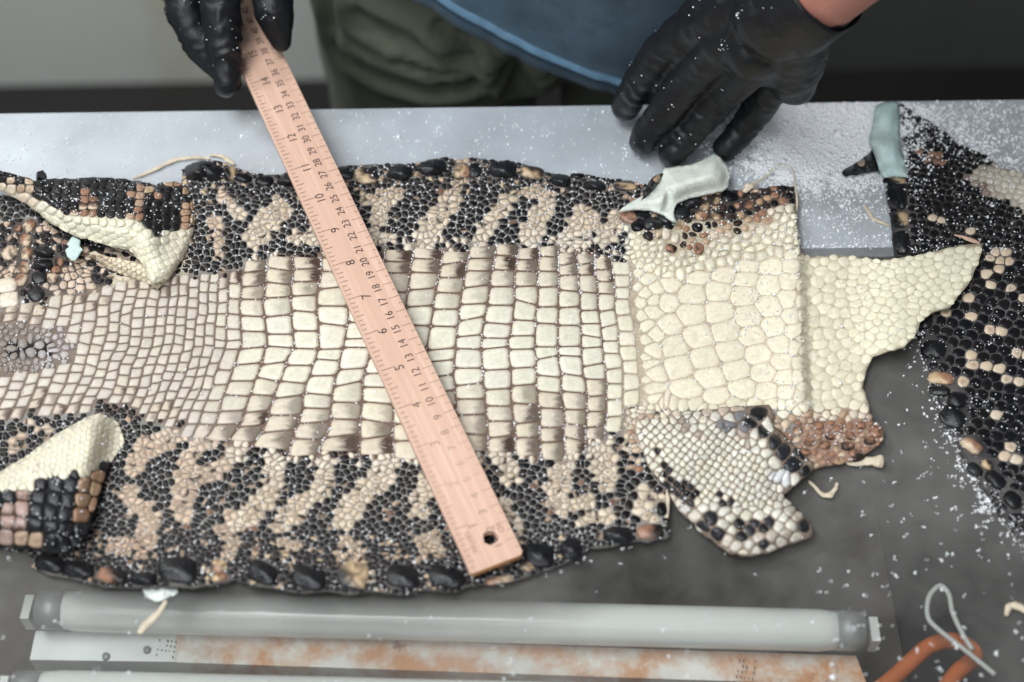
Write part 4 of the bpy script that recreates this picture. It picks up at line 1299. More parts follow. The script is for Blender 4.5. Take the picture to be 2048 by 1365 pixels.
sheet_px('skin', HR, hr_h, lambda x, y: mix(mix((0.016, 0.015, 0.015), (0.13, 0.12, 0.115), max(0, 0.4 + 0.8 * n2(x, y, 0.02, 3))), (0.55, 0.49, 0.39), hr_zone(x, y)), M['skin'], hide2, step=13, th=0.002, jit=1.8, seed=9.0)
S2, G2 = [], []
rp2 = []
for (x, y, rx, ry, a, c, c2) in RSC:
    pl = ell(x, y, rx, ry, a, sq=3.2)
    rp2.append((x, y, rx, ry, ell(x, y, rx + 3, ry + 3, a)))
    S2.append(mk(pl, flat(c, 0.4, two=None if c2 is None else (c2, 1, -.6), seed=x), 0.0020, 0.6, 0.12, 14, 3, 'scute', keel((math.cos(math.radians(a + 70)), math.sin(math.radians(a + 70))), 0.0008, 0.5), c=(x, y)))
    for q in pl[::2]: G2.append((x + (q[0] - x) * .8, y + (q[1] - y) * .8))
    G2.append((x, y))
pts = []
yy = 200.0
while yy < 1260:
    sx = float(np.interp(yy, [200, 360, 470, 600, 1200], [17, 15, 20, 24, 27])); sy = float(np.interp(yy, [200, 360, 470, 600, 1200], [13, 12, 16, 18.5, 21]))
    k = 0
    xx = 1640.0
    row = int(yy / sy)
    while xx < 2320:
        x = xx + (sx / 2 if len(pts) % 2 else 0) * 0 + ((round((yy - 200) / sy) % 2) * sx / 2) + random.uniform(-4.5, 4.5)
        y = yy + (xx - 1900) * 0.16 + random.uniform(-3.2, 3.2)
        if inpoly(x, y, HR) and not any(abs(x - r[0]) < r[2] + 4 and abs(y - r[1]) < r[3] + 4 and inpoly(x, y, r[4]) for r in rp2): pts.append((x, y))
        xx += sx
    yy += sy
A2 = np.array(pts + G2 + rim_ghosts(HR, 6, 9))
kp = np.zeros(len(A2), bool); kp[:len(pts)] = True
for i, pl in voronoi(A2, kp, 1.25, 34).items():
    x, y = A2[i]
    c = np.array(pl).mean(0)
    z = hr_zone(x, y)
    if z > 0.35:
        fn = flat(mix((0.30, 0.24, 0.20), (0.62, 0.57, 0.47), z), 0.5, seed=x)
    elif any((x - a) ** 2 + ((y - b) * 1.2) ** 2 < 9.0 ** 2 for a, b in SPOT):
        fn = flat(mix(TAN, BONE, random.uniform(0.0, 0.5)), 0.45, 0.5 if random.random() < .3 else 0, seed=x)
    elif z > 0.08 and random.random() < 0.5: fn = flat(mix(BROWN, GREY, random.random() * 0.6), 0.3, seed=x)
    elif (1835 < x < 1885 and 300 < y < 330 and random.random() < 0.7): fn = flat(mix(BROWN, RUST, random.random()), 0.1, seed=x)
    else: fn = flat(mix(BLACK, DARK, random.random() * 0.25), 0, seed=x)
    S2.append(mk(pl, fn, 0.0006 if y > 420 else 0.0004, 0.4, 0.25, 12, 1, 'scale', c=c))
build_scales(S2, hr_h, hide2, 300)
# its turned-over edge and toe
HRF = [(1752, 212), (1768, 205), (1788, 203), (1797, 207), (1799, 235), (1798, 262), (1803, 298), (1812, 330), (1819, 357), (1790, 353), (1765, 357), (1757, 335), (1749, 312), (1743, 296), (1736, 288), (1742, 262), (1747, 235)]


def hrf_h(x, y):
    ed = dseg(x, y, HRF + [HRF[0]])
    return 0.0068 + 0.005 * sm(0, 18, ed) + 0.002 * np.sin(np.asarray(y) / 11.0) * sm(0, 12, ed)


sheet_px('turned_flesh_edge', HRF, hrf_h, None, M['blue_flesh'], hide2, step=7, th=0.002, jit=1.5, seed=2.0)
HRT = [(1683, 346), (1690, 338), (1706, 331), (1722, 321), (1736, 308), (1745, 297), (1751, 312), (1756, 328), (1760, 343), (1738, 347), (1712, 350), (1692, 353)]
flap('toe', HRT, lambda x, y: 0.003 + 0.006 * sm(0, 16, dseg(x, y, HRT + [HRT[0]])), lambda x, y: (0.02, 0.018, 0.017), hide2, lattice(HRT, -0.45, 21, 15, 0.1, 0.5),
     lambda x, y: flat(mix(TAN, BROWN, 0.4) if (x - 1727) ** 2 + (y - 331) ** 2 < 90 else BLACK, 0.1, seed=x), 0.0012, 0.8, 0.3, limit=12)

# ------------------------------------------------------------------ scraps of fat and membrane
scrap('skin_scrap', [(262, 358), (285, 350), (312, 338), (340, 324), (368, 317), (395, 315), (420, 318)], [2, 4, 5, 6, 6, 5, 4], 0.001, M['scrap'], 'long pale strip of dried skin lying behind the hide left of the ruler', seed=1)
scrap('skin_scrap', [(418, 310), (440, 312), (458, 322), (470, 330)], [3, 6, 6, 3], 0.001, M['scrap'], 'short frayed pale strip behind the black hump of the hide', seed=2)
scrap('skin_scrap', [(286, 1172), (300, 1182), (322, 1186), (342, 1182), (352, 1190)], [4, 13, 22, 14, 5], 0.0005, M['white_scrap'], 'wet white membrane scrap hanging from the lower rim over the glass', flat_=0.3, seed=3)
scrap('skin_scrap', [(332, 1200), (320, 1222), (305, 1238), (290, 1252), (278, 1268)], [5, 5, 8, 9, 4], 0.0002, M['scrap'], 'cream strip trailing below the white membrane scrap', flat_=0.4, seed=4)
scrap('skin_scrap', [(1692, 926), (1712, 929), (1732, 925), (1752, 922), (1766, 926)], [3, 5, 9, 17, 10], 0.0012, M['scrap'], 'crumpled cream scrap at the lower right corner of the throat', flat_=0.5, seed=5)
scrap('skin_scrap', [(1617, 962), (1630, 975), (1645, 990), (1660, 990), (1672, 976), (1674, 966)], [2, 4, 5, 6, 5, 2], 0.0004, M['scrap'], 'thin hook shaped cream scrap on the dark glass', flat_=0.5, seed=6)
scrap('skin_scrap', [(1728, 412), (1738, 424), (1746, 438), (1760, 444), (1782, 452)], [4, 5, 5, 5, 2], 0.0004, M['scrap'], 'small bent pale scrap on the aluminium beside the black hide', flat_=0.5, seed=7)
scrap('skin_scrap', [(1908, 470), (1925, 474), (1945, 482), (1960, 488)], [2, 5, 6, 3], 0.0068, mat('pink_fat', (0.55, 0.36, 0.27), 0.6, var=0.15, vscale=200), 'pinkish scrap on the tip of the pale pointed flap', flat_=0.5, seed=8)
scrap('skin_scrap', [(1488, 385), (1500, 372), (1515, 364), (1535, 350), (1552, 333), (1570, 330), (1586, 340), (1590, 365), (1594, 400), (1592, 430)], [7, 9, 3, 2, 2, 1.5, 1.5, 2, 3, 2], 0.001, M['scrap'], 'thin curled pale thread of skin behind the shoulder of the hide', seed=9, zs=[0.006, 0.006, 0.004, 0.003, 0.006, 0.008, 0.007, 0.008, 0.008, 0.006])
scrap('skin_scrap', [(1336, 952), (1334, 985), (1336, 1008), (1334, 1030), (1330, 1048)], [2, 3, 4, 4, 2], 0.005, M['scrap'], 'cream sliver of cut edge beside the spread fore leg', seed=10)
scrap('flesh_flake', [(147, 474), (149, 486), (148, 500), (147, 513), (147, 522)], [4, 15, 18, 13, 4], 0.0095, M['blue_flesh'], 'pale blue flake of flesh standing in the dark fold of the upper left leg', flat_=0.35, seed=0.2)
scrap('skin_scrap', [(2012, 1232), (2018, 1215), (2032, 1212), (2052, 1220), (2065, 1225)], [4, 7, 9, 9, 5], 0.0005, M['scrap'], 'brownish cream scrap at the lower right edge of the glass', flat_=0.5, seed=11)
o = tag(link('claw_chip', meshof('chip', *tube_mesh([P(82, 362, 0.009), P(82, 355, 0.014), P(83, 349, 0.018)], [0.0032, 0.0034, 0.0028], 5)), M['glove'], smooth=False), 'small black square chip of claw standing on the upper left leg', 'claw chip')

# ------------------------------------------------------------------ the wooden ruler
RA = Vector(P(942, 1156, 0.0105))
TH, TILT = math.radians(23.5), math.radians(2.5)
ru = Vector((-math.sin(TH) * math.cos(TILT), math.cos(TH) * math.cos(TILT), math.sin(TILT)))
rv = Vector((math.cos(TH), math.sin(TH), 0))
rw = rv.cross(ru)
IN = 0.0254
RWD, RLEN, RTH = 1.10 * IN, 23.5 * IN, 0.0038
rot = Matrix((ru, -rv, rw)).transposed().to_4x4()        # local x along, y to the left, z up
rot.translation = RA
ruler = bpy.data.objects.new('wooden_ruler', None)
COL.objects.link(ruler)
ruler.matrix_world = rot
ruler.empty_display_size = 0.02
tag(ruler, 'pale wooden ruler marked in inches and centimetres, laid across the cream belly', 'ruler')


def loc_link(name, me, m, parent=ruler, smooth=False):
    o = bpy.data.objects.new(name, me); COL.objects.link(o)
    for q in (m if isinstance(m, list) else [m]): me.materials.append(q)
    o.parent = parent
    if smooth: me.polygons.foreach_set('use_smooth', [True] * len(me.polygons))
    return o


def rl(u, v_, z=0.0): return (u, -v_, z)                 # along, across from the left edge, up


hu, hv, hr = 0.0145, 0.55 * RWD + 0.001, 0.0040
outl = [(0.0, 0.001), (0.0003, 0.0003), (0.001, 0.0), (RLEN, 0.0), (RLEN, RWD), (0.0022, RWD), (0.0006, RWD - 0.0006), (0.0, RWD - 0.0022)]
hole = [(hu + hr * math.cos(a), hv + hr * math.sin(a)) for a in np.linspace(0, 2 * math.pi, 24, endpoint=False)]
pts = [Vector(p) for p in outl] + [Vector(p) for p in hole]
ed = [(i, (i + 1) % len(outl)) for i in range(len(outl))] + [(len(outl) + i, len(outl) + (i + 1) % 24) for i in range(24)]
r = delaunay_2d_cdt(pts, ed, [], 1, 1e-7)
tri = [t for t in r[2] if math.hypot(sum(r[0][i].x for i in t) / 3 - hu, sum(r[0][i].y for i in t) / 3 - hv) > hr * 0.9]
bm = bmesh.new()
tv = [bm.verts.new(rl(p.x, p.y, RTH)) for p in r[0]]
bv = [bm.verts.new(rl(p.x, p.y, 0)) for p in r[0]]
for t in tri:
    a = [tv[i] for i in t]
    fc = bm.faces.new(a); fc.normal_update()
    if fc.normal.z < 0: fc.normal_flip()
    fc = bm.faces.new([bv[i] for i in t]); fc.normal_update()
    if fc.normal.z > 0: fc.normal_flip()
no = len(outl)
for k, (a, b) in enumerate(ed):
    fc = bm.faces.new((bv[a], bv[b], tv[b], tv[a]))
    if k < no and max(r[0][a].x, r[0][b].x) < 0.0025: fc.material_index = 1
bmesh.ops.recalc_face_normals(bm, faces=bm.faces[:])
me = bpy.data.meshes.new('ruler_body'); bm.to_mesh(me); bm.free()
o = loc_link('ruler_body', me, [M['wood'], M['end_grain']])
bv_ = o.modifiers.new('edge', 'BEVEL'); bv_.width = 0.0006; bv_.segments = 2; bv_.limit_method = 'ANGLE'; bv_.angle_limit = math.radians(50)
ZI = RTH + 0.00012


def fade(u):                                             # the print has worn off towards the hole
    i = u / IN
    return float(np.interp(i, [0, 1.2, 2.0, 2.8, 3.6, 4.5, 6], [0.45, 0.52, 0.85, 0.72, 0.28, 0.10, 0.0]))


INK, WOODC = (0.075, 0.05, 0.045), (0.62, 0.42, 0.32)
v, f, cc = [], [], []


def stroke(u, v0, v1, w=0.00030, k=1.0):
    b = len(v)
    v.extend([rl(u - w / 2, v0, ZI), rl(u - w / 2, v1, ZI), rl(u + w / 2, v1, ZI), rl(u + w / 2, v0, ZI)])
    f.append((b, b + 1, b + 2, b + 3))
    c = mix(mix((0.20, 0.12, 0.10), INK, k), WOODC, min(0.9, fade(u) * 0.75))
    cc.extend([c] * 4)


for k in range(1, int(RLEN / IN * 8)):
    u = k * IN / 8
    L = 0.30 if k % 8 == 0 else 0.19 if k % 4 == 0 else 0.15 if k % 2 == 0 else 0.12
    stroke(u, 0.0006 + 0.02 * RWD, 0.02 * RWD + L * RWD * (0.93 + 0.1 * random.random()), k=0.8)
for k in range(1, int(RLEN / 0.005)):
    u = k * 0.005
    stroke(u, RWD * ((0.78 if k % 2 == 0 else 0.90) + 0.01 * random.random()), RWD * 0.985, 0.00026, k=0.55)
loc_link('graduation_marks', meshof('marks', v, f, cc), M['ink'])
fonts = []


def text(body, size, u, v_, bold=0.0):
    c = bpy.data.curves.new('numeral', 'FONT')
    c.body = body; c.size = size; c.align_x = 'CENTER'; c.align_y = 'CENTER'; c.offset = bold; c.resolution_u = 4
    o = bpy.data.objects.new('tmp', c); COL.objects.link(o)
    fonts.append((o, u, v_))


for i in range(1, 22): text(str(i), 0.0072, i * IN - 0.0016, 0.40 * RWD, 0.0)
for i in range(1, 55): text(str(i), 0.0062, i * 0.01 - 0.0010, 0.66 * RWD, 0.0)
text('INCHES', 0.0036, 0.62 * IN, 0.24 * RWD); text('CM', 0.0036, 0.0175, 0.82 * RWD)
bpy.context.view_layer.update()
dg = bpy.context.evaluated_depsgraph_get()
V, Fc, C, off = [], [], [], 0
for o, u, v_ in fonts:
    me = bpy.data.meshes.new_from_object(o.evaluated_get(dg))
    t = fade(u)
    col = mix(INK, WOODC, min(0.93, t))
    for q in me.vertices:
        # the baseline runs towards the far end
        V.append((u + q.co.x, -v_ + q.co.y, ZI + 0.00003)); C.append(col)
    for p in me.polygons: Fc.append(tuple(i + off for i in p.vertices))
    off += len(me.vertices)
    c = o.data
    bpy.data.objects.remove(o); bpy.data.curves.remove(c); bpy.data.meshes.remove(me)
loc_link('printed_numerals', meshof('numerals', V, Fc, C), M['ink'])

# ------------------------------------------------------------------ the person behind the table
TMP = []


def capsule(v, f, a, b, ra, rb, n=18):
    """tapered limb segment with round ends"""
    a, b = Vector(a), Vector(b)
    d = (b - a)
    L = d.length
    d = d.normalized() if L > 1e-6 else Vector((0, 0, 1))
    up = Vector((0, 0, 1)) if abs(d.z) < 0.9 else Vector((1, 0, 0))
    s = d.cross(up).normalized(); t = s.cross(d).normalized()
    prof = []
    for k in range(6): an = math.pi / 2 * k / 6; prof.append((-math.cos(an) * ra, math.sin(an) * ra))
    prof.append((0, ra)); prof.append((L, rb))
    for k in range(1, 7): an = math.pi / 2 * k / 6; prof.append((L + math.sin(an) * rb, math.cos(an) * rb))
    base = len(v)
    for (h, r_) in prof:
        for k in range(n):
            an = 2 * math.pi * k / n
            v.append(a + d * h + s * math.cos(an) * max(r_, 1e-5) + t * math.sin(an) * max(r_, 1e-5))
    m = len(prof)
    for i in range(m - 1):
        for k in range(n):
            f.append((base + i * n + k, base + i * n + (k + 1) % n, base + (i + 1) * n + (k + 1) % n, base + (i + 1) * n + k))
    f.append(tuple(base + k for k in range(n))[::-1]); f.append(tuple(base + (m - 1) * n + k for k in range(n)))


def ellipsoid(v, f, c, r, R=None, n=24):
    base = len(v)
    c = Vector(c)
    m = n // 2
    for i in range(1, m):
        for k in range(n):
            th = math.pi * i / m; ph = 2 * math.pi * k / n
            q = Vector((r[0] * math.sin(th) * math.cos(ph), r[1] * math.sin(th) * math.sin(ph), r[2] * math.cos(th)))
            v.append(c + (R @ q if R else q))
    for i in range(m - 2):
        for k in range(n):
            f.append((base + i * n + k, base + (i + 1) * n + k, base + (i + 1) * n + (k + 1) % n, base + i * n + (k + 1) % n))
    f.append(tuple(base + k for k in range(n))); f.append(tuple(base + (m - 2) * n + k for k in range(n))[::-1])


def melt(name, v, f, mt, parent, voxel, smooth=6, disp=None):
    """one continuous surface grown round overlapping volumes"""
    me = meshof(name, v, f)
    o = bpy.data.objects.new(name, me); COL.objects.link(o)
    m = o.modifiers.new('r', 'REMESH'); m.mode = 'VOXEL'; m.voxel_size = voxel
    m = o.modifiers.new('s', 'SMOOTH'); m.iterations = smooth; m.factor = 0.5
    bpy.context.view_layer.update()
    e = o.evaluated_get(bpy.context.evaluated_depsgraph_get())
    me2 = bpy.data.meshes.new_from_object(e)
    me2.name = name
    bpy.data.objects.remove(o); bpy.data.meshes.remove(me)
    if disp:
        me2.calc_loop_triangles()
        nv = len(me2.vertices)
        co = np.zeros(nv * 3, np.float32); me2.vertices.foreach_get('co', co); co = co.reshape(-1, 3)
        nn = np.zeros(nv * 3, np.float32); me2.vertex_normals.foreach_get('vector', nn); nn = nn.reshape(-1, 3)
        d = disp(co.astype(float), nn.astype(float))
        co = co + nn * d[:, None].astype(np.float32)
        me2.vertices.foreach_set('co', co.ravel().astype(np.float32))
    me2.materials.clear()
    return link(name, me2, mt, parent)


BC = Vector((0.03, 0.862, 0))                            # the middle of the hips
person = thing('person', (BC.x, BC.y, FZ), 'person in a blue shirt, olive trousers and black gloves leaning over the table', 'person')


def at(x, y, z): return Vector(P(x, y, z))


# ---- left glove of the picture's right side: palm down, fingers on the table
FR = {  # finger: knuckle, middle joint, end joint, tip  (picture point, height), radii
    'index': [((1400, 42), .098), ((1322, 106), .066), ((1276, 172), .036), ((1251, 214), .0150)],
    'middle': [((1450, 88), .096), ((1376, 164), .058), ((1318, 238), .029), ((1286, 281), .0120)],
    'ring': [((1508, 126), .086), ((1444, 190), .050), ((1388, 256), .026), ((1348, 304), .0115)],
    'little': [((1562, 146), .070), ((1527, 206), .041), ((1486, 256), .021), ((1451, 297), .0105)]}
RR = {'index': (.0128, .0118, .0106, .0092), 'middle': (.0130, .0116, .0104, .0092), 'ring': (.0124, .0112, .0100, .0090), 'little': (.0110, .0100, .0090, .0082)}
WRIST_R = at(1612, -6, .146)
v, f = [], []
J = {k: [at(*p, z) for p, z in q] for k, q in FR.items()}
for k, q in J.items():
    r_ = RR[k]
    for i in range(3): capsule(v, f, q[i], q[i + 1], r_[i], r_[i + 1])
    capsule(v, f, WRIST_R.lerp(q[0], 0.25), q[0], .020, r_[0] * 1.12)
ks = [J[k][0] for k in ('index', 'middle', 'ring', 'little')]
for a, b in zip(ks[:-1], ks[1:]):
    capsule(v, f, WRIST_R.lerp((a + b) / 2, 0.3), (a + b) / 2 + (WRIST_R - (a + b) / 2) * 0.06, .020, .0125)
lowr = at(1588, 166, .066)
capsule(v, f, WRIST_R + (ks[3] - WRIST_R) * 0.3, lowr, .022, .0135)      # heel of the hand
capsule(v, f, WRIST_R, WRIST_R + (ks[1] - WRIST_R) * 0.3, .0262, .026)
FD = (at(1708, -100, .180) - WRIST_R).normalized()
capsule(v, f, WRIST_R + FD * 0.001, WRIST_R, .0262, .0262)
# the thumb lies hidden below the palm
tp = [WRIST_R + (ks[0] - WRIST_R) * 0.35 + Vector((-.004, -.004, -.026)), at(1440, 120, .040), at(1392, 172, .022), at(1362, 200, .014)]
for i in range(3): capsule(v, f, tp[i], tp[i + 1], (.018, .0135, .0115)[i], (.0135, .0115, .0100)[i])
HDIR = (WRIST_R - (ks[1] + ks[2]) / 2).normalized()
HSID = (ks[3] - ks[0]).normalized()


def wr_noise(p, s, seed): return np.array([mnoise.noise(Vector(q) * s + Vector((seed, seed, 0))) for q in p])


def glove_disp(joints, hdir, hsid, knuck):
    segs = []
    for q in joints:
        for i in range(3): segs.append((q[i], q[i + 1]))

    def g(co, nn):
        d = np.zeros(len(co))
        k0 = np.array(knuck)
        al = (co - k0) @ np.array(hdir); ac = (co - k0) @ np.array(hsid)
        # long folds from the cuff down to the webs of the fingers
        nz = wr_noise(co, 34, 3.0)
        w = sm(-0.006, 0.018, al) * sm(0.135, 0.10, al) * np.clip(nn[:, 2] * 1.4 + 0.35, 0, 1)
        hz = co[:, 2] - k0[2]
        rd = np.array([mnoise.noise(Vector((a_ * 95 + 0.9 * q_, b_ * 15, 3.1))) + 0.5 * mnoise.noise(Vector((a_ * 210 + 1.2 * q_, b_ * 26, 9.7))) for a_, b_, q_ in zip(ac, al, nz)])
        d += w * (0.0052 * (0.35 - np.abs(rd)) * 1.0)
        # creases across the fingers, strongest at the joints
        for q in joints:
            for i in (1, 2):
                jn = np.array(q[i]); ax = np.array((q[i + 1] - q[i - 1]).normalized())
                r = np.linalg.norm(co - jn, axis=1)
                t = (co - jn) @ ax
                d += 0.0011 * np.exp(-(r / 0.018) ** 2) * np.sin(t * 620 + 7 * wr_noise(co, 75, i * 3.0)) * (0.4 + wr_noise(co, 45, 2.0 + i))
        d += 0.0010 * wr_noise(co, 65, 1.0) + 0.0005 * wr_noise(co, 170, 5.0)
        return d
    return g


gR = melt('glove', v, f, M['glove'], person, 0.0017, 5, glove_disp(list(J.values()), HDIR, HSID, (ks[1] + ks[2]) / 2))
gR['label'] = 'black glove resting on the salted aluminium'
# rolled cuff
cv, cf = [], []
c0 = WRIST_R + FD * 0.006
s_ = FD.cross(Vector((0, 0, 1))).normalized(); t_ = s_.cross(FD).normalized()
N = 48
for j, (h, r_) in enumerate([(-0.02, .0266), (-.010, .0276), (0.003, .0286), (0.0055, .0280), (0.003, .0272), (-0.012, .0262)]):
    for k in range(N):
        a = 2 * math.pi * k / N
        q = r_ * (1 + 0.035 * math.sin(3 * a + 1) + 0.02 * math.sin(7 * a))
        hh = h + 0.004 * math.sin(2 * a + 0.6)
        cv.append(c0 + FD * hh + s_ * math.cos(a) * q + t_ * math.sin(a) * q)
for j in range(5):
    for k in range(N): cf.append((j * N + k, j * N + (k + 1) % N, (j + 1) * N + (k + 1) % N, (j + 1) * N + k))
link('cuff', meshof('cuff', cv, cf), M['glove'], gR)

# ---- the glove that steadies the ruler
FL = {'index': [((447, -75), .078), ((441, 22), .062), ((450, 108), .043), ((455, 168), .0300)],
      'middle': [((385, -95), .072), ((368, 18), .052), ((398, 86), .037), ((440, 134), .0260)],
      'ring': [((330, -140), .060), ((345, -30), .040), ((395, 40), .030), ((445, 90), .0230)],
      'little': [((300, -190), .050), ((325, -100), .030), ((372, -40), .024), ((420, -5), .0200)]}
RL = {'index': (.0130, .0124, .0112, .0088), 'middle': (.0128, .0120, .0108, .0092), 'ring': (.0120, .0110, .0100, .0090), 'little': (.0108, .0100, .0090, .0082)}
WRIST_L = at(452, -420, .165)
v, f = [], []
JL = {k: [at(*p, z) for p, z in q] for k, q in FL.items()}
for k, q in JL.items():
    r_ = RL[k]
    for i in range(3): capsule(v, f, q[i], q[i + 1], r_[i], r_[i + 1])
    capsule(v, f, WRIST_L.lerp(q[0], 0.2), q[0], .021, r_[0] * 1.15)
kl = [JL[k][0] for k in ('index', 'middle', 'ring', 'little')]
for a, b in zip(kl[:-1], kl[1:]): capsule(v, f, WRIST_L.lerp((a + b) / 2, 0.25), (a + b) / 2, .021, .013)
TL = [WRIST_L.lerp(kl[0], 0.35) + Vector((.012, -.005, -.012)), at(538, -90, .074), at(547, 22, .058), at(563, 84, .0420)]
for i in range(3): capsule(v, f, TL[i], TL[i + 1], (.0165, .0135, .0125)[i], (.0135, .0125, .0072)[i])
capsule(v, f, kl[0], TL[1], .012, .0125)
HDL = (WRIST_L - (kl[0] + kl[1]) / 2).normalized()
FDL = (at(420, -900, .33) - WRIST_L).normalized()
capsule(v, f, WRIST_L, WRIST_L + FDL * 0.03, .028, .030)
gL = melt('glove', v, f, M['glove'], person, 0.0017, 5, glove_disp(list(JL.values()) + [TL], HDL, (kl[3] - kl[0]).normalized(), (kl[0] + kl[1]) / 2))
gL['label'] = 'black glove holding the far part of the ruler'

# ---- body (arms and trunk) as one surface
SHZ = 0.50
shL, shR = Vector((BC.x - 0.20, 0.80, SHZ)), Vector((BC.x + 0.20, 0.80, SHZ))
elL, elR = Vector((-0.29, 0.86, 0.26)), Vector((0.40, 0.88, 0.27))
v, f = [], []
capsule(v, f, shL, elL, .052, .043); capsule(v, f, elL, WRIST_L + FDL * 0.01, .041, .0265)
capsule(v, f, shR, elR, .052, .043)
elR2 = WRIST_R + FD * 0.10
capsule(v, f, elR, elR2, .043, .036); capsule(v, f, elR2, WRIST_R + FD * -0.004, .034, .0245)
ellipsoid(v, f, (BC.x, 0.86, 0.06), (.145, .095, .17)); ellipsoid(v, f, (BC.x, 0.84, 0.30), (.165, .10, .26))
capsule(v, f, shL, shR, .055, .055); capsule(v, f, (BC.x, 0.80, SHZ), (BC.x, 0.78, SHZ + 0.12), .056, .052)
melt('body', v, f, M['arm'], person, 0.006, 6)

# ---- trousers
v, f = [], []
ellipsoid(v, f, (BC.x, 0.866, 0.02), (.186, .118, .16))
for s in (-1, 1):
    capsule(v, f, (BC.x + s * 0.092, 0.864, -0.05), (BC.x + s * 0.098, 0.87, -0.42), .094, .072)
    capsule(v, f, (BC.x + s * 0.098, 0.87, -0.42), (BC.x + s * 0.10, 0.89, FZ + 0.06), .070, .056)
YF = 0.752
FOLD = [([(720, 95), (800, 112), (880, 138), (960, 160), (1020, 172)], 15, .014), ([(885, 70), (920, 110), (965, 140), (1010, 160)], 12, .013), ([(690, 182), (760, 196), (840, 210), (930, 212), (1010, 190)], 15, .014), ([(930, 75), (970, 105), (1010, 130)], 11, .010),
        ([(640, 30), (655, 110), (668, 190)], 13, .006), ([(800, 150), (880, 175), (980, 186)], 9, .007), ([(1030, 130), (1036, 180), (1040, 230)], 22, .022), ([(690, -20), (700, 60)], 12, .006), ([(760, 60), (830, 70), (900, 100)], 20, -.006), ([(1120, 150), (1060, 178)], 10, .008)]
FW = [([(PY(x, y, YF).x, PY(x, y, YF).z) for x, y in p], w / 2844 * 0.98 * 1.15, a) for p, w, a in FOLD]


def pants_disp(co, nn):
    d = np.zeros(len(co))
    fr = np.clip(-nn[:, 1] * 1.5, 0, 1)
    for p, w, a in FW:
        q = dseg(co[:, 0], co[:, 2], p)
        d -= fr * a * np.exp(-(q / w) ** 2)
        d += fr * a * 0.45 * np.exp(-((q - w * 2.0) / (w * 1.1)) ** 2)
    d += 0.005 * wr_noise(co, 9, 2.0) + 0.002 * wr_noise(co, 28, 4.0)
    return d


melt('trousers', v, f, M['khaki'], person, 0.005, 6, pants_disp)

# ---- shirt, hanging forward over the belt
HEM = [(640, -140), (720, -70), (780, -28), (830, -2), (872, 22), (912, 48), (952, 70), (1000, 96), (1060, 126), (1120, 152), (1180, 172), (1240, 188), (1310, 200), (1400, 196), (1500, 160), (1600, 90)]


def shirt_y(x): return 0.700 + 1.35 * (x - 0.085) ** 2


hem = []
for p in smooth_path(HEM, 5):
    Y = 0.74
    for _ in range(8):
        q = PY(p[0], p[1], Y); Y = shirt_y(q.x)
    hem.append(q)
NU = len(hem)
rows = [(0.0, 0.002, 0), (0.0015, -0.0012, 0), (0.007, -0.0006, 0), (0.0122, 0.0002, 0), (0.0136, -0.0034, 1), (0.0152, -0.0038, 1), (0.0170, -0.0004, 1), (0.019, 0.0004, 0)] + [(0.019 + 0.012 * k, 0.0, 0) for k in range(1, 38)]
v, f, mi = [], [], []
for i, (h, dy, _) in enumerate(rows):
    for k, q in enumerate(hem):
        x = q.x - h * 0.02
        wav = 0.004 * mnoise.noise(Vector((q.x * 18, h * 12, 0.5))) + 0.010 * mnoise.noise(Vector((q.x * 6, h * 5, 4.5)))
        rip = 0.0012 * math.sin(q.x * 230 + 3 * mnoise.noise(Vector((q.x * 30, 0, 0)))) * math.exp(-h / 0.02)
        v.append((x, shirt_y(q.x) + dy + wav * min(1, h / 0.03) + rip - 0.25 * h * math.exp(-((q.x - 0.085) / 0.11) ** 2) * (h < 0.12) - (0.03 * math.exp(-((q.x - 0.085) / 0.11) ** 2) if h >= 0.12 else 0) + 0.06 * max(0, h - 0.15), q.z + h))
for i in range(len(rows) - 1):
    for k in range(NU - 1):
        f.append((i * NU + k, i * NU + k + 1, (i + 1) * NU + k + 1, (i + 1) * NU + k)); mi.append(1 if rows[i][2] and rows[i + 1][2] else 0)
me = meshof('shirt', v, f)
o = link('shirt', me, [M['denim'], M['seam']], person)
me.polygons.foreach_set('material_index', mi)
sd = o.modifiers.new('cloth', 'SOLIDIFY'); sd.thickness = 0.0014; sd.offset = 1

# ------------------------------------------------------------------ salt
CUBE_V = np.array([(x, y, z) for x in (-.5, .5) for y in (-.5, .5) for z in (-.5, .5)])
CUBE_F = np.array([(0, 1, 3, 2), (4, 6, 7, 5), (0, 4, 5, 1), (2, 3, 7, 6), (0, 2, 6, 4), (1, 5, 7, 3)])


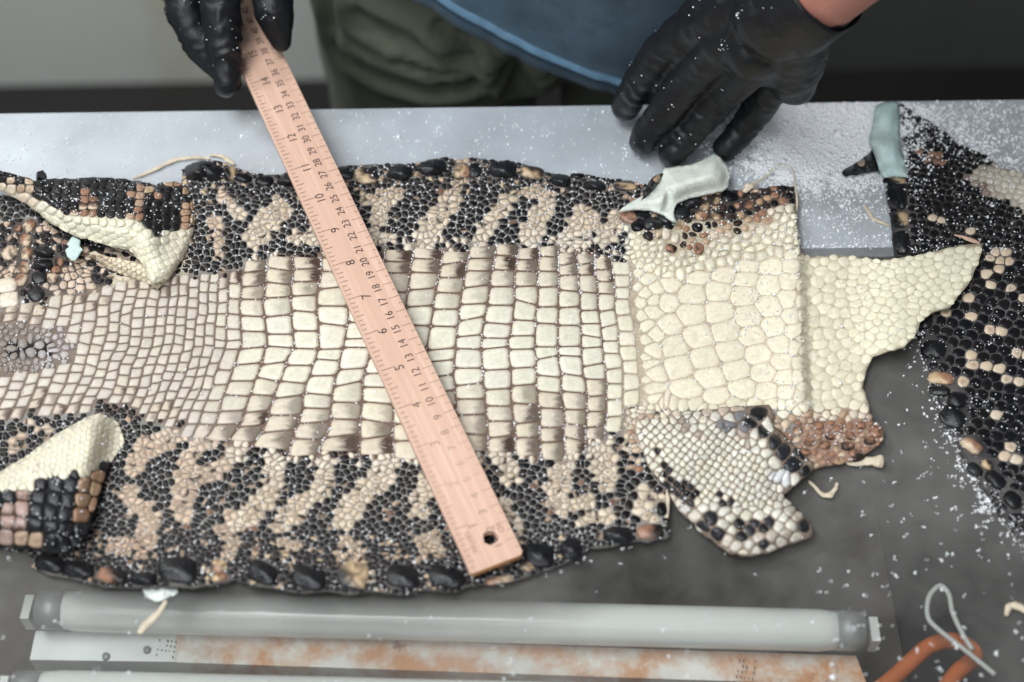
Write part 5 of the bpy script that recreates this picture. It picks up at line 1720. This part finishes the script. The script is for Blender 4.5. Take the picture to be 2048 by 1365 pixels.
def grains(name, pos, size, label):
    pos = np.asarray(pos, float); n = len(pos)
    size = np.asarray(size, float)
    q = RNG.normal(size=(n, 4)); q /= np.linalg.norm(q, axis=1)[:, None]
    w, x, y, z = q.T
    R = np.stack([1 - 2 * (y * y + z * z), 2 * (x * y - z * w), 2 * (x * z + y * w), 2 * (x * y + z * w), 1 - 2 * (x * x + z * z), 2 * (y * z - x * w), 2 * (x * z - y * w), 2 * (y * z + x * w), 1 - 2 * (x * x + y * y)], -1).reshape(n, 3, 3)
    base = CUBE_V[None] * (0.75 + 0.5 * RNG.random((n, 8, 1))) * np.stack([np.ones(n), 0.7 + 0.5 * RNG.random(n), 0.6 + 0.4 * RNG.random(n)], -1)[:, None, :]
    V = np.einsum('nij,nkj->nki', R, base) * size[:, None, None] + pos[:, None, :]
    Fq = (CUBE_F[None] + (np.arange(n) * 8)[:, None, None]).reshape(-1, 4)
    me = bpy.data.meshes.new(name)
    me.vertices.add(n * 8); me.vertices.foreach_set('co', V.ravel().astype(np.float32))
    me.loops.add(n * 24); me.loops.foreach_set('vertex_index', Fq.ravel().astype(np.int32))
    me.polygons.add(n * 6); me.polygons.foreach_set('loop_start', np.arange(n * 6, dtype=np.int32) * 4)
    me.update(calc_edges=True); me.validate()
    o = link(name, me, M['salt'], smooth=False)
    return tag(o, label, 'salt', kind='stuff')


def nz(x, y, s, seed): return np.array([mnoise.noise(Vector((a * s, b * s, seed))) for a, b in zip(x, y)])


# on the table
n = 320000
x = np.concatenate([RNG.uniform(-20, 2068, 110000), RNG.normal(1660, 105, 190000), RNG.uniform(1450, 2060, 20000)]); y = np.concatenate([RNG.uniform(196, 1380, 110000), RNG.normal(270, 54, 190000), RNG.uniform(200, 506, 20000)])
wm_ = (y > 228 - 28 * x / 2048 + 2)
onsheet = y < 506
hidden = inpoly(x, y, [(p[0], p[1]) for p in BODY])
k = wm_ & ~hidden
x, y, onsheet = x[k], y[k], onsheet[k]
c1 = nz(x, y, 0.022, 1.0); c2 = nz(x, y, 0.07, 2.0)
heap = np.exp(-(((x - 1660) / 120.0) ** 2 + ((y - 268) / 62.0) ** 2)) + 0.8 * np.exp(-(((x - 1585) / 60.0) ** 2 + ((y - 330) / 40.0) ** 2))
streak = nz(x * 0.45 + y * 0.25, y * 1.0 - x * 0.42, 0.075, 6.0)
heap = heap * (0.10 + 1.9 * np.clip(streak + 0.22, 0, 1))
d_sheet = 0.05 + 0.85 * np.clip(c1 + 0.05, 0, 1) * np.clip(c2 + 0.35, 0, 1) + 0.22 * sm(1600, 1700, x) * np.clip(c2 + 0.3, 0, 1) + 0.10 * sm(1880, 1960, x) + 1.5 * heap
d_sheet = d_sheet + 0.5 * np.exp(-((y - 499) / 7.0) ** 2) * sm(1596, 1604, x)
d_glass = 0.002 + 0.02 * np.clip(c1 + 0.05, 0, 1) * np.clip(c2 + 0.2, 0, 1) + 0.026 * sm(1500, 1850, x) * sm(700, 950, y) * np.clip(c2 + 0.45, 0, 1)
edge2 = dseg(x, y, [(1828, 655), (1846, 700), (1874, 786), (1908, 872), (1955, 960), (1992, 1018), (2048, 1078)])
d_glass = d_glass + 0.45 * np.exp(-(edge2 / 12.0) ** 2) + 0.10 * np.exp(-(edge2 / 40.0) ** 2) + 0.5 * np.exp(-(((x - 1972) / 22.0) ** 2 + ((y - 1010) / 34.0) ** 2))
d_glass = d_glass + 0.05 * np.exp(-(dseg(x, y, [(1070, 1150), (1150, 1120), (1280, 1092)]) / 10.0) ** 2)
den = np.where(onsheet, d_sheet, d_glass) * np.where(inpoly(x, y, HR), 0.22, 1.0)
k = RNG.random(len(x)) < den
x, y = x[k], y[k]
on2 = inpoly(x, y, HR)
rp_ = np.where(y < 506, 1, 1 + RNG.geometric(0.45, len(x)))
x = np.repeat(x, rp_); y = np.repeat(y, rp_); on2 = np.repeat(on2, rp_)
x = x + RNG.normal(0, 2.6, len(x)); y = y + RNG.normal(0, 2.0, len(x))
kk = ~inpoly(x, y, BODY) & (y > 228 - 28 * x / 2048 + 1)
x, y = x[kk], y[kk]; on2 = inpoly(x, y, HR)
zz = np.where(on2, hr_h(x, y) + 0.0010, np.where(y < 506, 0.0002, -0.0008))
k = ~on2 | (RNG.random(len(x)) < 0.9)
grains('salt', P(x, y, zz)[k], (np.where(y < 506, np.where((x > 1450) & (y < 380), 0.00062, 0.00052), 0.00048) * RNG.lognormal(0, 0.38, len(x)))[k], 'loose white salt grains strewn over the aluminium and glass')
# on the second hide
n = 22000
x = RNG.uniform(1680, 2068, n); y = RNG.uniform(206, 1100, n)
k = inpoly(x, y, HR)
x, y = x[k], y[k]
k = RNG.random(len(x)) < 0.03 + 0.22 * np.clip(nz(x, y, 0.02, 12.0) + 0.02, 0, 1) + 0.3 * np.exp(-(((x - 1955) / 25.0) ** 2 + ((y - 805) / 25.0) ** 2))
x, y = x[k], y[k]
grains('salt', P(x, y, hr_h(x, y) + 0.0009), 0.00040 * RNG.lognormal(0, 0.3, len(x)), 'fine white salt sprinkled on the black hide')
# on the first hide: in the furrows between scales, and drifts on the chest
px_, py_ = [], []
for s in SC:
    x0, y0 = s.c
    top = y0 < 520
    if s.kind in ('belly_scale', 'chest_scale'):
        dn = 0.05 + 0.5 * sm(420, 560, x0) * sm(1290, 1180, x0) * (0.35 + sm(90, 20, min(abs(y0 - top_lim(x0)), abs(y0 - bot_lim(x0))))) + 0.5 * sm(1040, 1130, x0) * sm(610, 520, y0) + 0.5 * sm(1290, 1360, x0)
        m = int(dn * 19)
    elif x0 > 1620: m = 1 if random.random() < 0.15 else 0
    else: m = int(random.random() * (5.5 if top else 2.8) * (0.5 + 1.2 * max(0, n2(x0, y0, 0.02, 14.0) + 0.35)))
    P_ = np.array(s.poly); c_ = np.array(s.c)
    for _ in range(m):
        i = random.randrange(len(P_)); t = random.random()
        q = P_[i] * (1 - t) + P_[(i + 1) % len(P_)] * t
        q = c_ + (q - c_) * random.uniform(0.95, 1.05)
        px_.append(q[0] + random.gauss(0, 0.8)); py_.append(q[1] + random.gauss(0, 0.8))
px_, py_ = np.array(px_), np.array(py_)
furrow = np.ones(len(px_), bool)
n = 60000
x = RNG.uniform(-10, 1780, n); y = RNG.uniform(320, 1190, n)
k = inpoly(x, y, BODY)
x, y = x[k], y[k]
cl = nz(x, y, 0.03, 21.0); cf_ = nz(x, y, 0.10, 22.0)
chest = np.exp(-(((x - 1515) / 70.0) ** 2 + ((y - 560) / 85.0) ** 2)) * 0.75 + np.exp(-(((x - 1525) / 45.0) ** 2 + ((y - 640) / 45.0) ** 2)) * 0.6 + 0.35 * np.exp(-(((x - 1560) / 40.0) ** 2 + ((y - 790) / 60.0) ** 2)) + 0.35 * np.exp(-(((x - 1700) / 30.0) ** 2 + ((y - 640) / 60.0) ** 2))
chest = chest + 0.75 * np.exp(-(((x - 1690) / 70.0) ** 2 + ((y - 868) / 28.0) ** 2)) + 0.65 * np.exp(-(((x - 1440) / 110.0) ** 2 + ((y - 465) / 32.0) ** 2)) + 0.5 * np.exp(-(((x - 1215) / 30.0) ** 2 + ((y - 480) / 50.0) ** 2))
chest = chest + 0.45 * np.exp(-(((x - 100) / 30.0) ** 2 + ((y - 705) / 20.0) ** 2)) + 0.25 * np.exp(-(((x - 245) / 10.0) ** 2 + ((y - 830) / 12.0) ** 2))
den = 0.012 + 0.05 * np.clip(cl, 0, 1) + chest * np.clip(cf_ + 0.45, 0, 1) * 0.55 + 0.12 * sm(400, 350, y) * sm(420, 480, x) * np.clip(cf_ + 0.3, 0, 1) + 0.06 * sm(1060, 1130, y) * np.clip(cf_ + 0.3, 0, 1)
k = RNG.random(len(x)) < den
x, y = x[k], y[k]
X, Y_ = np.concatenate([px_, x]), np.concatenate([py_, y])
HH = np.concatenate([np.full(len(px_), 0.0004), np.where((x > 1560) & (y > 820) | (y < 500), 0.0014, 0.0010)])
SZ = np.concatenate([0.00048 * RNG.lognormal(0, 0.3, len(px_)), 0.00058 * RNG.lognormal(0, 0.3, len(x))])
LEG = inpoly(X, Y_, HB) | inpoly(X, Y_, HCL) | inpoly(X, Y_, HE) | inpoly(X, Y_, HD)
k = ~LEG
grains('salt', P(X[k], Y_[k], body_h(X[k], Y_[k]) + HH[k]), SZ[k], 'fine white salt caught between the scales of the cream hide')
pp, ss = [], []
for poly, hf, nn_, dz in ((HB, hb_h, 520, .0012), (HCL, hc_h, 160, .0020), (HE, he_h, 210, .0012)):
    x = RNG.uniform(0, 1650, 60000); y = RNG.uniform(340, 1120, 60000)
    k = inpoly(x, y, poly); x, y = x[k], y[k]
    k = RNG.random(len(x)) < np.clip(0.25 + 1.2 * nz(x, y, 0.05, 31.0), 0.02, 1); x, y = x[k][:nn_], y[k][:nn_]
    if poly is HB:
        k = (np.array([line_b(a) for a in x]) > y) | (RNG.random(len(x)) < 0.12); x, y = x[k], y[k]
    pp.append(P(x, y, hf(x, y) + dz)); ss.append(0.00048 * RNG.lognormal(0, 0.3, len(x)))
grains('salt', np.concatenate(pp), np.concatenate(ss), 'white salt specks on the black leg scales of the cream hide')
# clinging to the gloves
pp = []
for g, m in ((gR, 150), (gL, 150)):
    me = g.data
    nv = len(me.vertices)
    co = np.zeros(nv * 3, np.float32); me.vertices.foreach_get('co', co); co = co.reshape(-1, 3)
    nn = np.zeros(nv * 3, np.float32); me.vertex_normals.foreach_get('vector', nn); nn = nn.reshape(-1, 3)
    ok = np.where((nn[:, 2] > 0.0) & (nn[:, 1] < 0.6))[0]
    ok = RNG.permutation(ok)
    w = np.array([mnoise.noise(Vector(co[i]) * 70 + Vector((7, 0, 0))) for i in ok[:9000]])
    sel = ok[:9000][RNG.random(len(w)) < np.clip(w * 0.8 - 0.16, 0.012, 0.3)][:m]
    pp.append(co[sel] + nn[sel] * 0.0002)
pp = np.concatenate(pp)
grains('salt', pp, 0.00045 * RNG.lognormal(0, 0.35, len(pp)), 'white salt grains clinging to both black gloves')
